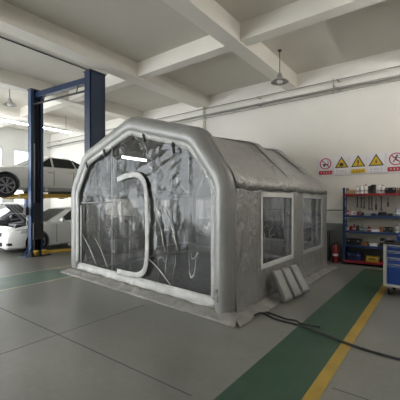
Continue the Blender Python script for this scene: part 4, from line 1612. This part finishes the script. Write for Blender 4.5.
# ------------------------------------------------------------------ fire extinguisher and black stand
t = thing('fire_extinguisher', 'red fire extinguisher on the floor between tent and shelving rack', 'fire extinguisher', (-2.26, 9.1, 0))
MB().lathe([(0.07, 0.0), (0.078, 0.015), (0.078, 0.36), (0.068, 0.415), (0.035, 0.45), (0.025, 0.47)], seg=24).build('cylinder_body', M['red'], t, 'auto')
MB().cyl((0, 0, 0.46), (0, 0, 0.51), 0.022, seg=12).box((0.03, -0.02, 0.525), (0.11, 0.02, 0.014)).bar((-0.01, -0.02, 0.53), (0.085, -0.02, 0.565), 0.018, 0.01).build('valve_lever', M['black'], t)
MB().tube([(-0.02, 0, 0.49), (-0.09, -0.02, 0.46), (-0.105, -0.03, 0.3), (-0.095, -0.03, 0.14)], 0.011, 8).build('hose', M['rubber'], t, True)
MB().cyl((0, 0, 0.18), (0, 0, 0.24), 0.0788, seg=24, caps=False).build('paper_band', M['white_sign'], t, True)
t = thing('black_stand', 'narrow black metal stand against the wall left of the fire extinguisher', 'stand', (-2.56, 9.2, 0))
mb = MB()
for sx in (-1, 1):
    for sy in (-1, 1):
        mb.box((sx * 0.10, sy * 0.1, 0.42), (0.022, 0.022, 0.84))
for zz in (0.05, 0.42, 0.83):
    mb.box((0, 0, zz), (0.22, 0.22, 0.02))
mb.build('stand_frame', M['black'], t)
MB().box((0, 0.02, 0.59), (0.16, 0.14, 0.3), bevel=0.01).build('stand_box', M['dark_steel'], t)
MB().cyl((0, 0, 0.06), (0, 0, 0.36), 0.07, seg=16).build('stand_canister', M['black'], t, 'auto')

# ------------------------------------------------------------------ drawer trolley
tr_ = thing('tool_trolley', 'white and blue drawer trolley on castors at the right edge', 'tool trolley', (-0.79, 6.44, 0), R(-7))
W_, D_, H0, H1 = 0.78, 0.48, 0.15, 0.88
mb = MB().box((W_ / 2, D_ / 2 + 0.01, (H0 + H1) / 2), (W_ - 0.01, D_ - 0.02, H1 - H0), bevel=0.006)
mb.build('cabinet_body', M['white_frame'], tr_)
for x in (0.02, W_ - 0.02):
    MB().box((x, 0.0, (H0 + H1) / 2), (0.055, 0.05, H1 - H0 + 0.0), bevel=0.012).build('corner_post', M['white_frame'], tr_)
MB().box((W_ / 2, 0.0, H0 + 0.02), (W_ - 0.06, 0.045, 0.045), bevel=0.005).build('plinth', M['white_frame'], tr_)
dz = [(0.19, 0.53), (0.54, 0.645), (0.655, 0.76), (0.77, 0.86)]
for a, b in dz:
    d = MB().box((W_ / 2, -0.005, (a + b) / 2), (W_ - 0.12, 0.03, b - a - 0.012), bevel=0.004).build('drawer', M['blue_drawer'], tr_)
    MB().box((W_ / 2, -0.03, b - 0.02), (W_ - 0.14, 0.02, 0.010), bevel=0.003).build('drawer_handle', M['chrome'], d)
MB().box((W_ / 2, D_ / 2, H1 + 0.015), (W_ + 0.02, D_ + 0.04, 0.03), bevel=0.006).build('worktop', M['black'], tr_)
for x in (0.07, W_ - 0.07):
    for y in (0.06, D_ - 0.06):
        c = MB().cyl((x - 0.016, y, 0.055), (x + 0.016, y, 0.055), 0.055, seg=20).build('castor', M['rubber'], tr_, 'auto')
        f = MB()
        for q in (-1, 1):
            f.box((x + q * 0.026, y, 0.08), (0.005, 0.05, 0.08))
        f.box((x, y, 0.125), (0.07, 0.07, 0.04), bevel=0.004)
        f.build('castor_fork', M['steel'], c)
MB().tube([(W_ + 0.0, 0.08, 0.8), (W_ + 0.06, 0.08, 0.82), (W_ + 0.06, D_ - 0.08, 0.82), (W_, D_ - 0.08, 0.8)], 0.012, 8).build('push_handle', M['chrome'], tr_, True)


def on_trolley(dx, dy):
    c_, s_ = math.cos(R(-7)), math.sin(R(-7))
    return (-0.79 + dx * c_ - dy * s_, 6.44 + dx * s_ + dy * c_, 0.91)


t = thing('cordless_drill', 'black cordless drill lying at the left corner of the trolley top', 'drill', on_trolley(0.07, 0.07), R(20))
MB().cyl((-0.07, 0, 0.035), (0.07, 0, 0.035), 0.033, seg=16).cyl((0.07, 0, 0.035), (0.12, 0, 0.035), 0.018, 0.012, seg=12).build('drill_body', M['black'], t, 'auto')
MB().bar((-0.03, 0.02, 0.03), (-0.05, 0.15, 0.03), 0.035, 0.035, 0.006).build('handle', M['black'], t)
MB().box((-0.055, 0.17, 0.03), (0.1, 0.05, 0.055), bevel=0.006).build('battery_pack', M['black'], t)
p = on_trolley(0.28, 0.35)
case(p[0], p[1], 0.91, (0.28, 0.2, 0.16), M['blue_drawer'], 'bright blue tool case standing on the black trolley top', rz=R(-7))
p = on_trolley(0.34, 0.08)
t = thing('socket_tray', 'shallow dark tray of sockets on the front of the trolley top', 'tray', p, R(-7))
mb = MB().box((0, 0, 0.006), (0.22, 0.1, 0.01))
for q in (-1, 1):
    mb.box((0, q * 0.05, 0.018), (0.22, 0.006, 0.034)).box((q * 0.11, 0, 0.018), (0.006, 0.1, 0.034))
mb.build('tray_pan', M['dark_steel'], t)
for k in range(5):
    MB().cyl((-0.08 + 0.04 * k, 0, 0.01), (-0.08 + 0.04 * k, 0, 0.05 + 0.004 * k), 0.014, seg=12).build('socket', M['steel'], t, 'auto')
